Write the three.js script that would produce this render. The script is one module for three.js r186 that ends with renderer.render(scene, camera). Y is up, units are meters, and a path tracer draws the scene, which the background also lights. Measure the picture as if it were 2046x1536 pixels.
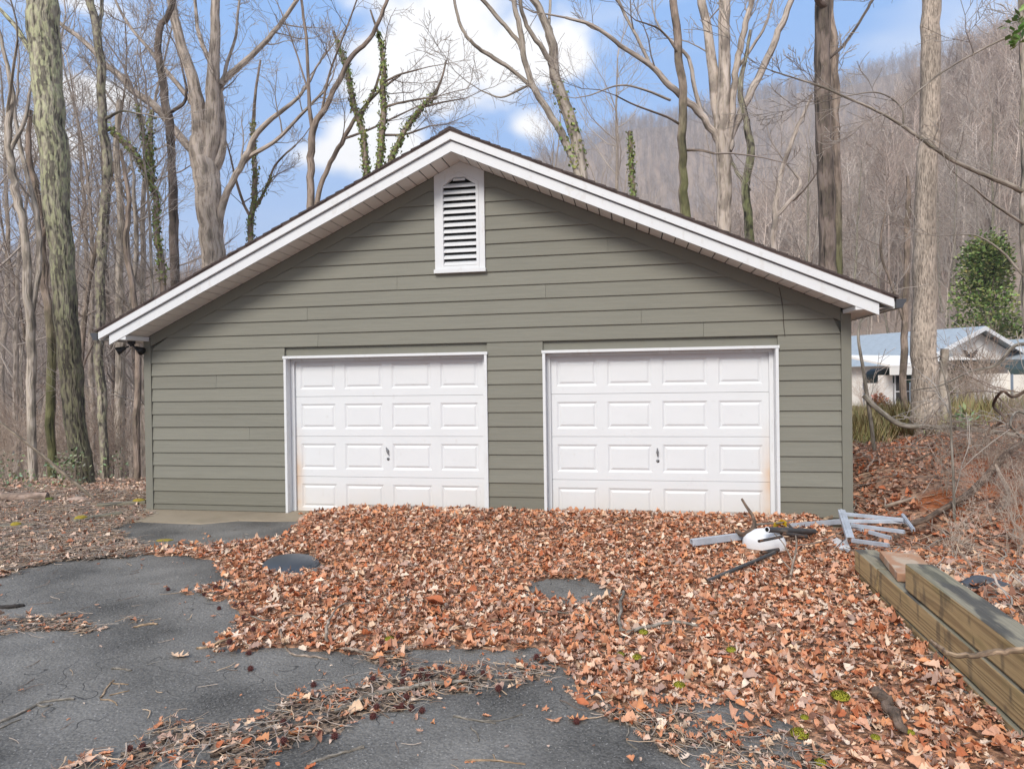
import * as THREE from 'three';
import { mergeGeometries } from 'three/addons/utils/BufferGeometryUtils.js';
import { RoundedBoxGeometry } from 'three/addons/geometries/RoundedBoxGeometry.js';

// ---------------------------------------------------------------- camera, sky, sun, exposure
const scene = new THREE.Scene();
const V = (x, y, z) => new THREE.Vector3(x, y, z);
const EYE = V(0, 1.808, 0), FPX = 1310.8, PITCH = -0.0055, ROLL = 0.0142;   // lens in pixels of a 2046 x 1536 frame
const camera = new THREE.PerspectiveCamera(2 * Math.atan(768 / FPX) * 180 / Math.PI, 4 / 3, 0.05, 4000);
camera.position.copy(EYE);
camera.rotation.set(PITCH, 0, -ROLL, 'XYZ');
camera.updateMatrixWorld(true);

function rng(seed) { let a = seed >>> 0; return () => { a = (a + 0x6d2b79f5) | 0; let t = Math.imul(a ^ (a >>> 15), 1 | a); t = (t + Math.imul(t ^ (t >>> 7), 61 | t)) ^ t; return ((t ^ (t >>> 14)) >>> 0) / 4294967296; }; }
const { smoothstep, clamp, lerp } = THREE.MathUtils;
const PERM = new Uint16Array(2048), TBL = new Float64Array(1024);
{ const r = rng(99), p = [...Array(1024).keys()]; for (let i = 1023; i > 0; i--) { const j = Math.floor(r() * (i + 1)); [p[i], p[j]] = [p[j], p[i]]; } for (let i = 0; i < 2048; i++) PERM[i] = p[i & 1023]; for (let i = 0; i < 1024; i++) TBL[i] = r(); }
function noise3(x, y, z, px = 0, py = 0) {         // value noise, 0..1; px, py = periods in cells (0: none)
  const ix = Math.floor(x), iy = Math.floor(y), iz = Math.floor(z), fx = x - ix, fy = y - iy, fz = z - iz;
  const u = fx * fx * (3 - 2 * fx), v = fy * fy * (3 - 2 * fy), w = fz * fz * (3 - 2 * fz);
  let x0 = ix, x1 = ix + 1, y0 = iy, y1 = iy + 1;
  if (px) { x0 = ((x0 % px) + px) % px; x1 = ((x1 % px) + px) % px; } if (py) { y0 = ((y0 % py) + py) % py; y1 = ((y1 % py) + py) % py; }
  const a = PERM[iz & 1023], b = PERM[(iz + 1) & 1023], a0 = PERM[(a + y0) & 1023], a1 = PERM[(a + y1) & 1023]; x0 &= 1023; x1 &= 1023;
  const p = TBL[PERM[a0 + x0]], q = TBL[PERM[a0 + x1]], r = TBL[PERM[a1 + x0]], s = TBL[PERM[a1 + x1]];
  const lo = (p + (q - p) * u) + ((r + (s - r) * u) - (p + (q - p) * u)) * v; if (fz === 0) return lo;
  const b0 = PERM[(b + y0) & 1023], b1 = PERM[(b + y1) & 1023], P = TBL[PERM[b0 + x0]], Q = TBL[PERM[b0 + x1]], R = TBL[PERM[b1 + x0]], S = TBL[PERM[b1 + x1]];
  const hi = (P + (Q - P) * u) + ((R + (S - R) * u) - (P + (Q - P) * u)) * v; return lo + (hi - lo) * w;
}
function fbm(x, y, z, oct = 4, px = 0, py = 0) { let s = 0, a = 0.5, n = 0; for (let i = 0; i < oct; i++) { s += a * noise3(x, y, z + i * 17, px, py); n += a; a *= 0.5; x *= 2; y *= 2; z *= 2; px *= 2; py *= 2; } return s / n; }

// sky: clear spring blue with heaps of white cloud, and more added out of view
const SUN = V(-0.30, 0.60, 0.74).normalize();
{
  const W = 2048, H = 1024, data = new Float32Array(W * H * 4);
  // cloud heaps: [azimuth, elevation, half width, half height, strength] in radians; azimuth 0 = the way the camera looks, to the right positive
  const heaps = [[-0.09, 0.445, 0.13, 0.085, 1.2], [0.02, 0.455, 0.09, 0.06, 1.1], [-0.16, 0.41, 0.10, 0.05, 0.9], [-0.21, 0.335, 0.13, 0.06, 1.0], [-0.565, 0.358, 0.075, 0.028, 1.1], [-0.60, 0.29, 0.08, 0.035, 0.8], [-0.68, 0.29, 0.12, 0.05, 0.9], [0.045, 0.37, 0.05, 0.035, 0.8], [-0.53, 0.455, 0.16, 0.022, 0.55], [-0.2, 0.56, 0.2, 0.02, 0.4]];
  const r = rng(5);
  for (let i = 0; i < 70; i++) { const az = 0.95 + i / 70 * 4.4 + (r() - 0.5) * 0.2; heaps.push([az, 0.15 + r() * 1.1, 0.18 + r() * 0.25, 0.07 + r() * 0.10, 0.85 + r() * 0.4]); }  // unseen cloud, added more heavily to whiten the light
  for (let y = 0; y < H; y++) {
    const el = ((y + 0.5) / H - 0.5) * Math.PI, up = Math.sin(el), h = Math.pow(1 - clamp(up, 0, 1), 2.2);
    for (let x = 0; x < W; x++) {
      const ph = ((x + 0.5) / W - 0.5) * 2 * Math.PI;                     // direction (cos ph, ., sin ph)
      let az = ph + Math.PI / 2; if (az > Math.PI) az -= 2 * Math.PI;      // 0 at -z
      const dx = Math.cos(ph) * Math.cos(el), dz = Math.sin(ph) * Math.cos(el);
      if (up < 0) { const o = (y * W + x) * 4; data[o] = 0.3; data[o + 1] = 0.27; data[o + 2] = 0.24; data[o + 3] = 1; continue; }
      const warp = fbm(dx * 11 + 3, up * 16, dz * 11 + 9, 6) - 0.5;
      let d = 0;
      for (const [a, e, w, hh, s] of heaps) {
        const de = el - e; if (Math.abs(de) > hh * 2.5) continue; let da = az - a; da -= Math.round(da / (2 * Math.PI)) * 2 * Math.PI; da *= Math.cos(el);
        const q = (da / w) ** 2 + (de < 0 ? (de / (hh * 0.75)) ** 2 : (de / hh) ** 2);
        if (q < 6) d = Math.max(d, s * Math.exp(-q));
      }
      const cloud = smoothstep(d + warp * 1.35, 0.30, 0.78), wisps = 0.34 * smoothstep(fbm(dx * 4 + 31, up * 13, dz * 4, 5), 0.5, 0.72) * smoothstep(up, 0.02, 0.2);
      const k = Math.max(cloud, wisps), shade = 0.90 + 0.16 * fbm(dx * 16, up * 22, dz * 16 + 50, 4);
      const clear = [lerp(0.145, 0.40, h), lerp(0.335, 0.54, h), lerp(0.70, 0.76, h)], white = [0.86 * shade, 0.86 * shade, 0.86 * shade], o = (y * W + x) * 4;
      for (let c = 0; c < 3; c++) data[o + c] = up < 0 ? [0.3, 0.27, 0.24][c] : lerp(clear[c], white[c], k);
      data[o + 3] = 1;
    }
  }
  const t = new THREE.DataTexture(data, W, H, THREE.RGBAFormat, THREE.FloatType);
  t.mapping = THREE.EquirectangularReflectionMapping; t.magFilter = t.minFilter = THREE.LinearFilter; t.needsUpdate = true;
  scene.background = t; scene.environment = t;
}
const sun = new THREE.DirectionalLight(new THREE.Color().setRGB(1.0, 0.94, 0.86), 2.7);
sun.position.copy(SUN).multiplyScalar(60);
sun.castShadow = true; sun.shadow.radius = 42; sun.shadow.mapSize.set(4096, 4096);
Object.assign(sun.shadow.camera, { left: -30, right: 30, top: 30, bottom: -30, near: 1, far: 160 });
scene.add(sun, sun.target);
scene.fog = new THREE.FogExp2(new THREE.Color().setRGB(0.85, 0.87, 0.95), 0.00048);
const renderer = new THREE.WebGLRenderer({ antialias: true });
renderer.toneMapping = THREE.LinearToneMapping;
renderer.toneMappingExposure = 1.42;
renderer.shadowMap.enabled = true;

// ---------------------------------------------------------------- finding places
const INV = camera.matrixWorld.clone().invert();
const ray = (u, v) => V((u - 1023) / FPX, (768 - v) / FPX, -1).applyQuaternion(camera.quaternion);
const at = (u, v, depth) => { const d = ray(u, v); return EYE.clone().addScaledVector(d, depth / -d.z); };      // the point at that distance along -z
const onPlane = (u, v, y = 0) => { const d = ray(u, v); return EYE.clone().addScaledVector(d, (y - EYE.y) / d.y); };
const toPx = (x, y, z) => { const p = V(x, y, z).applyMatrix4(INV); return [1023 + FPX * p.x / -p.z, 768 - FPX * p.y / -p.z]; };

// the garage stands turned by YAW about its base point
const YAW = -0.1781, GX = -0.6301, GZ = -8.6383, GC = Math.cos(YAW), GS = Math.sin(YAW), GW = 9.475;
const toGarage = (x, z) => [GC * (x - GX) - GS * (z - GZ), GS * (x - GX) + GC * (z - GZ)];
const fromGarage = (lx, lz) => [GX + GC * lx + GS * lz, GZ - GS * lx + GC * lz];

// ---------------------------------------------------------------- naming and building
const used = new Map();
function numbered(name) { const n = used.get(name) ?? 0; used.set(name, n + 1); return n ? `${name}_${String(n).padStart(3, '0')}` : name; }
function tag(o, label, category, group) { if (label) o.userData.label = label; if (category) o.userData.category = category; if (group) o.userData.group = group; return o; }
function thing(name, label, category, group, pos, turn = 0) {
  const o = new THREE.Group(); o.name = numbered(name); if (pos) o.position.copy(pos); o.rotation.y = turn; scene.add(o);
  return tag(o, label, category, group);
}
function part(name, geo, mat, parent, kind) {
  const m = new THREE.Mesh(geo, mat); m.name = parent === scene ? numbered(name) : name; m.castShadow = m.receiveShadow = true; if (kind) m.userData.kind = kind; parent.add(m); return m;
}
function solo(name, geo, mat, label, category, group) { return tag(part(name, geo, mat, scene), label, category, group); }
function setKind(o, kind, label, category) { o.userData.kind = kind; return tag(o, label, category); }

class MB {                                                     // collects faces
  constructor(color) { this.p = []; this.n = []; this.t = []; this.i = []; this.c = color ? [] : null; }
  get count() { return this.p.length / 3; }
  vert(p, n, u, v, col) { this.p.push(p.x, p.y, p.z); this.n.push(n.x, n.y, n.z); this.t.push(u, v); if (this.c) this.c.push(...(col ?? [1, 1, 1])); return this.count - 1; }
  quad(a, b, c, d, s = 1) {                                    // flat, counter-clockwise
    const n = b.clone().sub(a).cross(d.clone().sub(a)); if (n.lengthSq() < 1e-14) n.copy(c).sub(b).cross(a.clone().sub(b)); n.normalize();
    const ax = Math.abs(n.x), ay = Math.abs(n.y), az = Math.abs(n.z), uv = (q) => (ay > ax && ay > az ? [q.x * s, q.z * s] : ax > az ? [q.z * s, q.y * s] : [q.x * s, q.y * s]);
    const k = this.count; for (const q of [a, b, c, d]) this.vert(q, n, ...uv(q));
    this.i.push(k, k + 1, k + 2, k, k + 2, k + 3); return this;
  }
  tri(a, b, c) { const n = b.clone().sub(a).cross(c.clone().sub(a)).normalize(), k = this.count; for (const q of [a, b, c]) this.vert(q, n, q.x, q.y); this.i.push(k, k + 1, k + 2); return this; }
  hexa(lo, hi) {                                               // 4 corners (ccw seen from above/outside hi) and their partners
    this.quad(hi[0], hi[1], hi[2], hi[3]); this.quad(lo[3], lo[2], lo[1], lo[0]);
    for (let k = 0; k < 4; k++) { const j = (k + 1) % 4; this.quad(lo[k], lo[j], hi[j], hi[k]); }
    return this;
  }
  box(x0, x1, y0, y1, z0, z1) { return this.hexa([V(x0, y0, z0), V(x1, y0, z0), V(x1, y1, z0), V(x0, y1, z0)], [V(x0, y0, z1), V(x1, y0, z1), V(x1, y1, z1), V(x0, y1, z1)]); }
  tube(pts, rad, sides = 6, { cap = true, col = null, rough = 0, rand = null, vs = 1 } = {}) {
    const N = pts.length, T = []; let nrm = null, len = 0;
    for (let k = 0; k < N; k++) T.push(pts[Math.min(k + 1, N - 1)].clone().sub(pts[Math.max(k - 1, 0)]).normalize());
    nrm = Math.abs(T[0].y) < 0.9 ? V(0, 1, 0).cross(T[0]).normalize() : V(1, 0, 0).cross(T[0]).normalize();
    const base = this.count, round = Math.max(1, Math.round(2 * Math.PI * rad[0] / 0.5));
    for (let k = 0; k < N; k++) {
      if (k) { len += pts[k].distanceTo(pts[k - 1]); nrm.sub(T[k].clone().multiplyScalar(nrm.dot(T[k]))).normalize(); }
      const bi = T[k].clone().cross(nrm);
      for (let s = 0; s <= sides; s++) {
        const a = s / sides * 2 * Math.PI, dir = nrm.clone().multiplyScalar(Math.cos(a)).addScaledVector(bi, Math.sin(a));
        const r = rad[k] * (rough ? 1 + rough * (noise3(Math.cos(a) * 1.6 + 5, Math.sin(a) * 1.6 + 5, len * 1.1 + rad[0] * 100) - 0.5) : 1);
        this.vert(pts[k].clone().addScaledVector(dir, r), dir, s / sides * round, len * vs, typeof col === 'function' ? col(k, a, pts[k]) : col);
      }
    }
    const w = sides + 1;
    for (let k = 0; k < N - 1; k++) for (let s = 0; s < sides; s++) { const a = base + k * w + s; this.i.push(a, a + 1, a + w + 1, a, a + w + 1, a + w); }
    if (cap) for (const [k, f] of [[0, 0], [N - 1, 1]]) {
      const c = this.vert(pts[k], T[k].clone().multiplyScalar(f ? 1 : -1), 0.5, 0.5, typeof col === 'function' ? col(k, 0, pts[k]) : col);
      for (let s = 0; s < sides; s++) { const a = base + k * w + s; f ? this.i.push(a, a + 1, c) : this.i.push(a + 1, a, c); }
    }
    return this;
  }
  geo() {
    const g = new THREE.BufferGeometry();
    g.setAttribute('position', new THREE.Float32BufferAttribute(this.p, 3)); g.setAttribute('normal', new THREE.Float32BufferAttribute(this.n, 3)); g.setAttribute('uv', new THREE.Float32BufferAttribute(this.t, 2));
    if (this.c) g.setAttribute('color', new THREE.Float32BufferAttribute(this.c, 3));
    g.setIndex(this.i); return g;
  }
  put(name, mat, parent, kind) { return part(name, this.geo(), mat, parent, kind); }
}
function path(pts, n = 4) {                                    // smooth points and radii through [Vector3, r] pairs
  const c = new THREE.CatmullRomCurve3(pts.map((q) => q[0]), false, 'centripetal'), P = [], R = [], K = (pts.length - 1) * n;
  for (let k = 0; k <= K; k++) { const t = k / K, f = t * (pts.length - 1), i = Math.min(Math.floor(f), pts.length - 2); P.push(c.getPoint(t)); R.push(lerp(pts[i][1], pts[i + 1][1], f - i)); }
  return [P, R];
}

// ---------------------------------------------------------------- materials
const srgb = (r, g, b) => new THREE.Color().setRGB(r / 255, g / 255, b / 255, THREE.SRGBColorSpace);
function tex(size, f, color = true) {                          // f(u, v, x, y) -> [r, g, b] linear 0..1 or a grey value; tiles
  const d = new Uint8Array(size * size * 4), enc = (c) => (c <= 0.0031308 ? c * 12.92 : 1.055 * Math.pow(c, 1 / 2.4) - 0.055);
  for (let y = 0; y < size; y++) for (let x = 0; x < size; x++) {
    const q = f(x / size, y / size), o = (y * size + x) * 4;
    for (let c = 0; c < 3; c++) { const w = clamp(Array.isArray(q) ? q[c] : q, 0, 1); d[o + c] = Math.round(255 * (color ? enc(w) : w)); }
    d[o + 3] = 255;
  }
  const t = new THREE.DataTexture(d, size, size); t.wrapS = t.wrapT = THREE.RepeatWrapping; t.magFilter = THREE.LinearFilter; t.minFilter = THREE.LinearMipmapLinearFilter; t.generateMipmaps = true;
  if (color) t.colorSpace = THREE.SRGBColorSpace; t.needsUpdate = true; return t;
}
const rep = (t, x, y = x) => { const c = t.clone(); c.repeat.set(x, y); c.needsUpdate = true; return c; };
const mix3 = (a, b, t) => [lerp(a[0], b[0], t), lerp(a[1], b[1], t), lerp(a[2], b[2], t)];
const std = (o) => new THREE.MeshStandardMaterial({ roughness: 0.9, ...o });

// bark: furrows along v; tint comes from vertex colours
function barkTexture(seed, nx, ny, deep, lichen, flake) {   // flake: share of broken plates, 0..1
  const h = (u, v) => { const w = fbm(u * 4, v * 4, seed, 3, 4, 4) - 0.5; const a = fbm(u * nx + w * 1.2, v * ny, seed + 3, 4, nx, ny), ridge = 1 - Math.abs(a * 2 - 1) * 1.6; return lerp(ridge, 1.25 * fbm(u * nx * 2, v * ny * 4, seed + 8, 3, nx * 2, ny * 4) - 0.12, flake); };
  const hh = new Float32Array(512 * 512); for (let y = 0; y < 512; y++) for (let x = 0; x < 512; x++) hh[y * 512 + x] = h(x / 512, y / 512); const H0 = (u, v) => hh[Math.round(v * 512) * 512 + Math.round(u * 512)];
  const color = tex(512, (u, v) => {
    const a = clamp(1 - deep * (1 - smoothstep(H0(u, v), 0.2, 0.62)), 0, 1), g = 0.80 + 0.4 * (fbm(u * 16, v * 16, seed + 5, 3, 16, 16) - 0.5);
    const bm = flake > 0.6 ? 0.35 : 1, blot = 1 - 0.38 * bm + 0.76 * bm * smoothstep(fbm(u * 4, v * 6, seed + 31, 4, 4, 6), 0.34, 0.66); let c = [a * g * blot, a * g * 0.97 * blot, a * g * 0.93 * blot]; if (lichen > 0.5) c = c.map((q) => q * 0.52);
    if (lichen) { const l = smoothstep(fbm(u * 13, v * 19, seed + 9, 5, 13, 19), lichen > 0.5 ? 0.40 : 0.5, lichen > 0.5 ? 0.62 : 0.62) * lichen; c = mix3(c, [0.80 * (0.4 + 0.6 * a), 0.88 * (0.4 + 0.6 * a), 0.66 * (0.4 + 0.6 * a)], l); }
    const s = smoothstep(fbm(u * 12, v * 12, seed + 12, 3, 12, 12), 0.66, 0.74); return mix3(c, [0.95, 0.95, 0.9], s * 0.35);
  });
  return { map: color, bumpMap: tex(512, (u, v) => smoothstep(H0(u, v), 0.05, 0.9) * 0.8 + 0.2 * fbm(u * 24, v * 24, seed + 5, 2, 24, 24), false) };
}
const BARK = {
  lichen: std({ ...barkTexture(1, 8, 3, 0.85, 0.8, 0.5), vertexColors: true, bumpScale: 0.03 }),
  pale: std({ ...barkTexture(21, 9, 2, 0.6, 0.15, 0.4), vertexColors: true, bumpScale: 0.018 }),
  flaky: std({ ...barkTexture(41, 12, 8, 0.55, 0, 0.7), vertexColors: true, bumpScale: 0.022 }),
  dark: std({ ...barkTexture(61, 8, 2, 0.8, 0.25, 0.5), vertexColors: true, bumpScale: 0.02 }),
  twig: std({ vertexColors: true, roughness: 0.85 }),
};
const TINT = { lichen: [0.58, 0.54, 0.43], pale: [0.50, 0.43, 0.38], flaky: [0.56, 0.48, 0.41], dark: [0.20, 0.16, 0.14], brown: [0.31, 0.245, 0.205], grey: [0.44, 0.385, 0.335] };


const M = {};
{
  const stainRow = (u, v) => fbm(u * 6, v * 90, 3, 3, 6, 90);
  M.siding = std({ map: tex(512, (u, v) => { const g = 0.94 + 0.12 * (stainRow(u, v) - 0.5) + 0.10 * (fbm(u * 3, v * 3, 8, 3, 3, 3) - 0.5); return [0.214 * g, 0.210 * g, 0.174 * g]; }), bumpMap: tex(512, (u, v) => stainRow(u, v), false), bumpScale: 0.0016, roughness: 0.8 });
  M.trim = std({ map: tex(256, (u, v) => { const g = 0.96 + 0.08 * (fbm(u * 6, v * 6, 2, 4, 6, 6) - 0.5); return [0.196 * g, 0.192 * g, 0.158 * g]; }), roughness: 0.8 });
  M.white = std({ map: tex(512, (u, v) => { const g = 0.98 + 0.06 * (fbm(u * 5, v * 5, 4, 4, 5, 5) - 0.5), s = smoothstep(fbm(u * 14, v * 9, 14, 4, 14, 9), 0.68, 0.8) * 0.18; return mix3([0.69 * g, 0.705 * g, 0.72 * g], [0.45, 0.40, 0.34], s); }), roughness: 0.55 });
  M.soffit = std({ map: tex(256, (u, v) => { const g = 0.96 + 0.1 * (fbm(u * 5, v * 5, 6, 4, 5, 5) - 0.5); return [0.72 * g, 0.69 * g, 0.66 * g]; }), roughness: 0.7 });
  // door paint: uv 0..1 over one door; brown shade painted across the top, rusty run at one lower edge, splash dirt below
  const door = (side) => tex(1024, (u, v) => {
    const g = 0.985 + 0.05 * (fbm(u * 9, v * 9, 4 + side, 4, 9, 9) - 0.5); let c = [0.705 * g, 0.72 * g, 0.735 * g];
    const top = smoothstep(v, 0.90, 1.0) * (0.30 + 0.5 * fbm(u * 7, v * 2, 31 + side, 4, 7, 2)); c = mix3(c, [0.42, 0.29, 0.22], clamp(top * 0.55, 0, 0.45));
    const low = smoothstep(1 - v, 0.72, 1.0) * (0.2 + 0.7 * fbm(u * 8, v * 5, 51 + side, 4, 8, 5)); c = mix3(c, [0.62, 0.50, 0.36], clamp(low * 0.45, 0, 0.4));
    const edge = smoothstep(side ? u : 1 - u, 0.93, 1.0) * smoothstep(1 - v, 0.35, 0.8) * fbm(u * 5, v * 14, 71, 3, 5, 14); c = mix3(c, [0.62, 0.36, 0.15], clamp(edge * 0.8, 0, 0.6));
    const sc = smoothstep(fbm(u * 60, v * 26, 91 + side, 3, 60, 26), 0.78, 0.86) * 0.16; return mix3(c, [0.45, 0.42, 0.38], sc);
  });
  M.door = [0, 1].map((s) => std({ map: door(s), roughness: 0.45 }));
  M.shingle = std({ map: tex(512, (u, v) => { const g = 0.7 + 0.8 * fbm(u * 60, v * 60, 2, 2, 60, 60); return [0.062 * g, 0.046 * g, 0.042 * g]; }), roughness: 0.95 });
  M.drip = std({ color: new THREE.Color().setRGB(0.13, 0.09, 0.08), roughness: 0.6 });
  M.gutter = std({ color: new THREE.Color().setRGB(0.06, 0.063, 0.072), roughness: 0.4 });
  M.black = std({ color: new THREE.Color().setRGB(0.012, 0.011, 0.010), roughness: 0.9 });
  M.blackMetal = std({ color: new THREE.Color().setRGB(0.025, 0.025, 0.027), roughness: 0.45, metalness: 0.4 });
  M.steel = std({ color: new THREE.Color().setRGB(0.30, 0.30, 0.31), roughness: 0.4, metalness: 0.8 });
  M.galv = std({ map: tex(256, (u, v) => { const g = 0.8 + 0.4 * fbm(u * 12, v * 12, 3, 3, 12, 12); return [0.47 * g, 0.51 * g, 0.57 * g]; }), roughness: 0.55, metalness: 0.25 });
  M.rust = std({ map: tex(256, (u, v) => { const g = fbm(u * 10, v * 10, 7, 4, 10, 10); return mix3([0.05, 0.045, 0.045], [0.22, 0.11, 0.06], smoothstep(g, 0.42, 0.7)); }), roughness: 0.8 });
  M.pipe = std({ map: tex(256, (u, v) => { const g = fbm(u * 8, v * 8, 17, 4, 8, 8); return mix3([0.045, 0.046, 0.05], [0.16, 0.14, 0.12], smoothstep(g, 0.5, 0.8)); }), roughness: 0.5 });
  M.plastic = std({ color: new THREE.Color().setRGB(0.75, 0.77, 0.80), roughness: 0.4 });
  M.yellow = std({ color: new THREE.Color().setRGB(0.75, 0.52, 0.02), roughness: 0.5 });
  const AC = (u, v) => { const c0 = fbm(u * 6 + 0.8 * fbm(u * 9, v * 9, 3, 2, 9, 9), v * 6, 77, 3, 6, 6), k = fbm(u * 4, v * 4, 88, 2, 4, 4); return k > 0.5 ? (1 - smoothstep(Math.abs(c0 - 0.5), 0.001, 0.009)) * smoothstep(k, 0.5, 0.6) : 0; };
  M.asphalt = std({
    map: tex(1024, (u, v) => {
      const big = fbm(u * 3, v * 3, 2, 4, 3, 3), fine = fbm(u * 190, v * 190, 6, 2, 190, 190), st = smoothstep(noise3(u * 230, v * 230, 9, 230, 230), 0.86, 0.95);
      const g = 0.15 + 1.3 * big + 0.7 * (fine - 0.5), c = [0.168 * g, 0.160 * g, 0.147 * g], crack = AC(u, v);
      return mix3(mix3(c, [0.40, 0.38, 0.36], st * 0.85), [0.02, 0.02, 0.02], crack * 0.8);
    }),
    bumpMap: tex(1024, (u, v) => 0.3 * fbm(u * 190, v * 190, 6, 2, 190, 190) + 0.7 * noise3(u * 120, v * 120, 9, 120, 120) - 0.6 * AC(u, v), false), bumpScale: 0.006,
    roughnessMap: tex(256, (u, v) => 0.62 + 0.3 * fbm(u * 4, v * 4, 41, 3, 4, 4), false), roughness: 1,
  });
  M.concrete = std({ map: tex(512, (u, v) => { const g = 0.75 + 0.5 * fbm(u * 4, v * 4, 3, 5, 4, 4), moss = smoothstep(fbm(u * 3, v * 3, 12, 4, 3, 3), 0.55, 0.75) * 0.6; return mix3([0.27 * g, 0.225 * g, 0.165 * g], [0.14, 0.135, 0.05], moss); }), bumpMap: tex(256, (u, v) => fbm(u * 40, v * 40, 3, 3, 40, 40), false), bumpScale: 0.003 });
  M.soil = std({ vertexColors: true, map: tex(512, (u, v) => { const a = fbm(u * 34, v * 34, 3, 4, 34, 34), b = fbm(u * 90, v * 90, 13, 3, 90, 90), g = 0.45 + 0.7 * a + 0.6 * (b - 0.5); return [clamp(g, 0, 1), clamp(g * 0.95, 0, 1), clamp(g * 0.9, 0, 1)]; }), bumpMap: tex(512, (u, v) => fbm(u * 34, v * 34, 3, 5, 34, 34), false), bumpScale: 0.05, roughness: 1 });
  M.leafBed = std({ map: tex(512, (u, v) => { const a = fbm(u * 30, v * 30, 3, 4, 30, 30); return mix3([0.15, 0.075, 0.042], [0.48, 0.27, 0.165], smoothstep(a, 0.3, 0.7)); }), bumpMap: tex(512, (u, v) => fbm(u * 30, v * 30, 3, 4, 30, 30), false), bumpScale: 0.03, roughness: 1 });
  M.debris = std({ map: tex(512, (u, v) => { const a = fbm(u * 50, v * 50, 3, 4, 50, 50); return mix3([0.035, 0.026, 0.02], [0.33, 0.24, 0.17], smoothstep(a, 0.36, 0.72)); }), bumpMap: tex(512, (u, v) => fbm(u * 50, v * 50, 3, 4, 50, 50), false), bumpScale: 0.02, roughness: 1 });
  const grain = (u, v, s) => { const w = fbm(u * 2, v * 3, s, 3, 2, 3), rings = Math.sin((v * 10 + 6 * fbm(u * 1, v * 4, s + 4, 2, 1, 4)) * 2 * Math.PI * 1) * 0.5 + 0.5; return [w, Math.pow(rings, 2.2)]; };
  M.timber = std({ map: tex(1024, (u, v) => { const [w, r] = grain(u, v, 3), d = smoothstep(fbm(u * 14, v * 2, 23, 4, 14, 2), 0.56, 0.74), g = smoothstep(fbm(u * 3, v * 3, 33, 4, 3, 3), 0.52, 0.7), f = fbm(u * 8, v * 120, 43, 2, 8, 120); let c = mix3([0.46, 0.33, 0.165], [0.24, 0.155, 0.075], r * 0.7); c = mix3(c, [0.17, 0.15, 0.05], g * 0.4); c = mix3(c, [0.075, 0.062, 0.05], d * 0.55); const k = 0.8 + 0.4 * f; return [c[0] * k, c[1] * k, c[2] * k]; }), bumpMap: tex(512, (u, v) => grain(u, v, 3)[1] * 0.6 + 0.4 * fbm(u * 8, v * 120, 43, 2, 8, 120), false), bumpScale: 0.002 });
  M.timberTop = std({ map: tex(512, (u, v) => { const f = fbm(u * 5, v * 70, 43, 3, 5, 70), d = smoothstep(fbm(u * 5, v * 5, 53, 4, 5, 5), 0.42, 0.62), g = smoothstep(fbm(u * 4, v * 6, 73, 4, 4, 6), 0.5, 0.66); let c = mix3([0.25, 0.225, 0.165], [0.085, 0.08, 0.07], d); c = mix3(c, [0.16, 0.155, 0.10], g * 0.4); const k = 0.7 + 0.6 * f; return [c[0] * k, c[1] * k, c[2] * k]; }), bumpMap: tex(256, (u, v) => fbm(u * 5, v * 60, 43, 3, 5, 60), false), bumpScale: 0.003 });
  M.paver = std({ map: tex(256, (u, v) => { const a = fbm(u * 8, v * 8, 3, 4, 8, 8); return mix3([0.40, 0.22, 0.13], [0.46, 0.36, 0.27], smoothstep(a, 0.4, 0.7)); }), bumpMap: tex(256, (u, v) => fbm(u * 30, v * 30, 3, 3, 30, 30), false), bumpScale: 0.003 });
  M.rock = std({ map: tex(256, (u, v) => { const a = fbm(u * 6, v * 6, 3, 5, 6, 6); return mix3([0.40, 0.27, 0.20], [0.62, 0.48, 0.40], a); }), bumpMap: tex(256, (u, v) => fbm(u * 12, v * 12, 3, 5, 12, 12), false), bumpScale: 0.02 });
  M.moss = std({ color: new THREE.Color().setRGB(0.30, 0.30, 0.03), roughness: 1 });
  M.burr = std({ color: new THREE.Color().setRGB(0.085, 0.022, 0.018), roughness: 0.8 });
  M.ivy = std({ color: new THREE.Color().setRGB(0.20, 0.25, 0.085), roughness: 0.7, vertexColors: true });
  M.green = std({ vertexColors: true, roughness: 0.6 });
  M.clay = std({ map: tex(256, (u, v) => { const a = fbm(u * 8, v * 8, 3, 5, 8, 8); return mix3([0.20, 0.065, 0.022], [0.42, 0.16, 0.06], a); }), bumpMap: tex(256, (u, v) => fbm(u * 10, v * 10, 3, 5, 10, 10), false), bumpScale: 0.04 });
  M.glass = new THREE.MeshPhysicalMaterial({ color: new THREE.Color().setRGB(0.03, 0.033, 0.038), roughness: 0.08, metalness: 0 });
  M.houseWhite = std({ color: new THREE.Color().setRGB(0.80, 0.78, 0.74), roughness: 0.8 });
  M.metalRoof = std({ map: tex(256, (u, v) => { const g = 0.85 + 0.3 * fbm(u * 6, v * 6, 3, 4, 6, 6); return [0.34 * g, 0.39 * g, 0.43 * g]; }), roughness: 0.6 });
  M.canopy = std({ color: new THREE.Color().setRGB(0.012, 0.032, 0.025), roughness: 0.5 });
  M.post = std({ color: new THREE.Color().setRGB(0.22, 0.27, 0.33), roughness: 0.5 });
  M.tan = std({ color: new THREE.Color().setRGB(0.36, 0.28, 0.15), roughness: 0.9 });
  M.orange = std({ color: new THREE.Color().setRGB(0.33, 0.11, 0.025), roughness: 0.8 });
}

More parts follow.
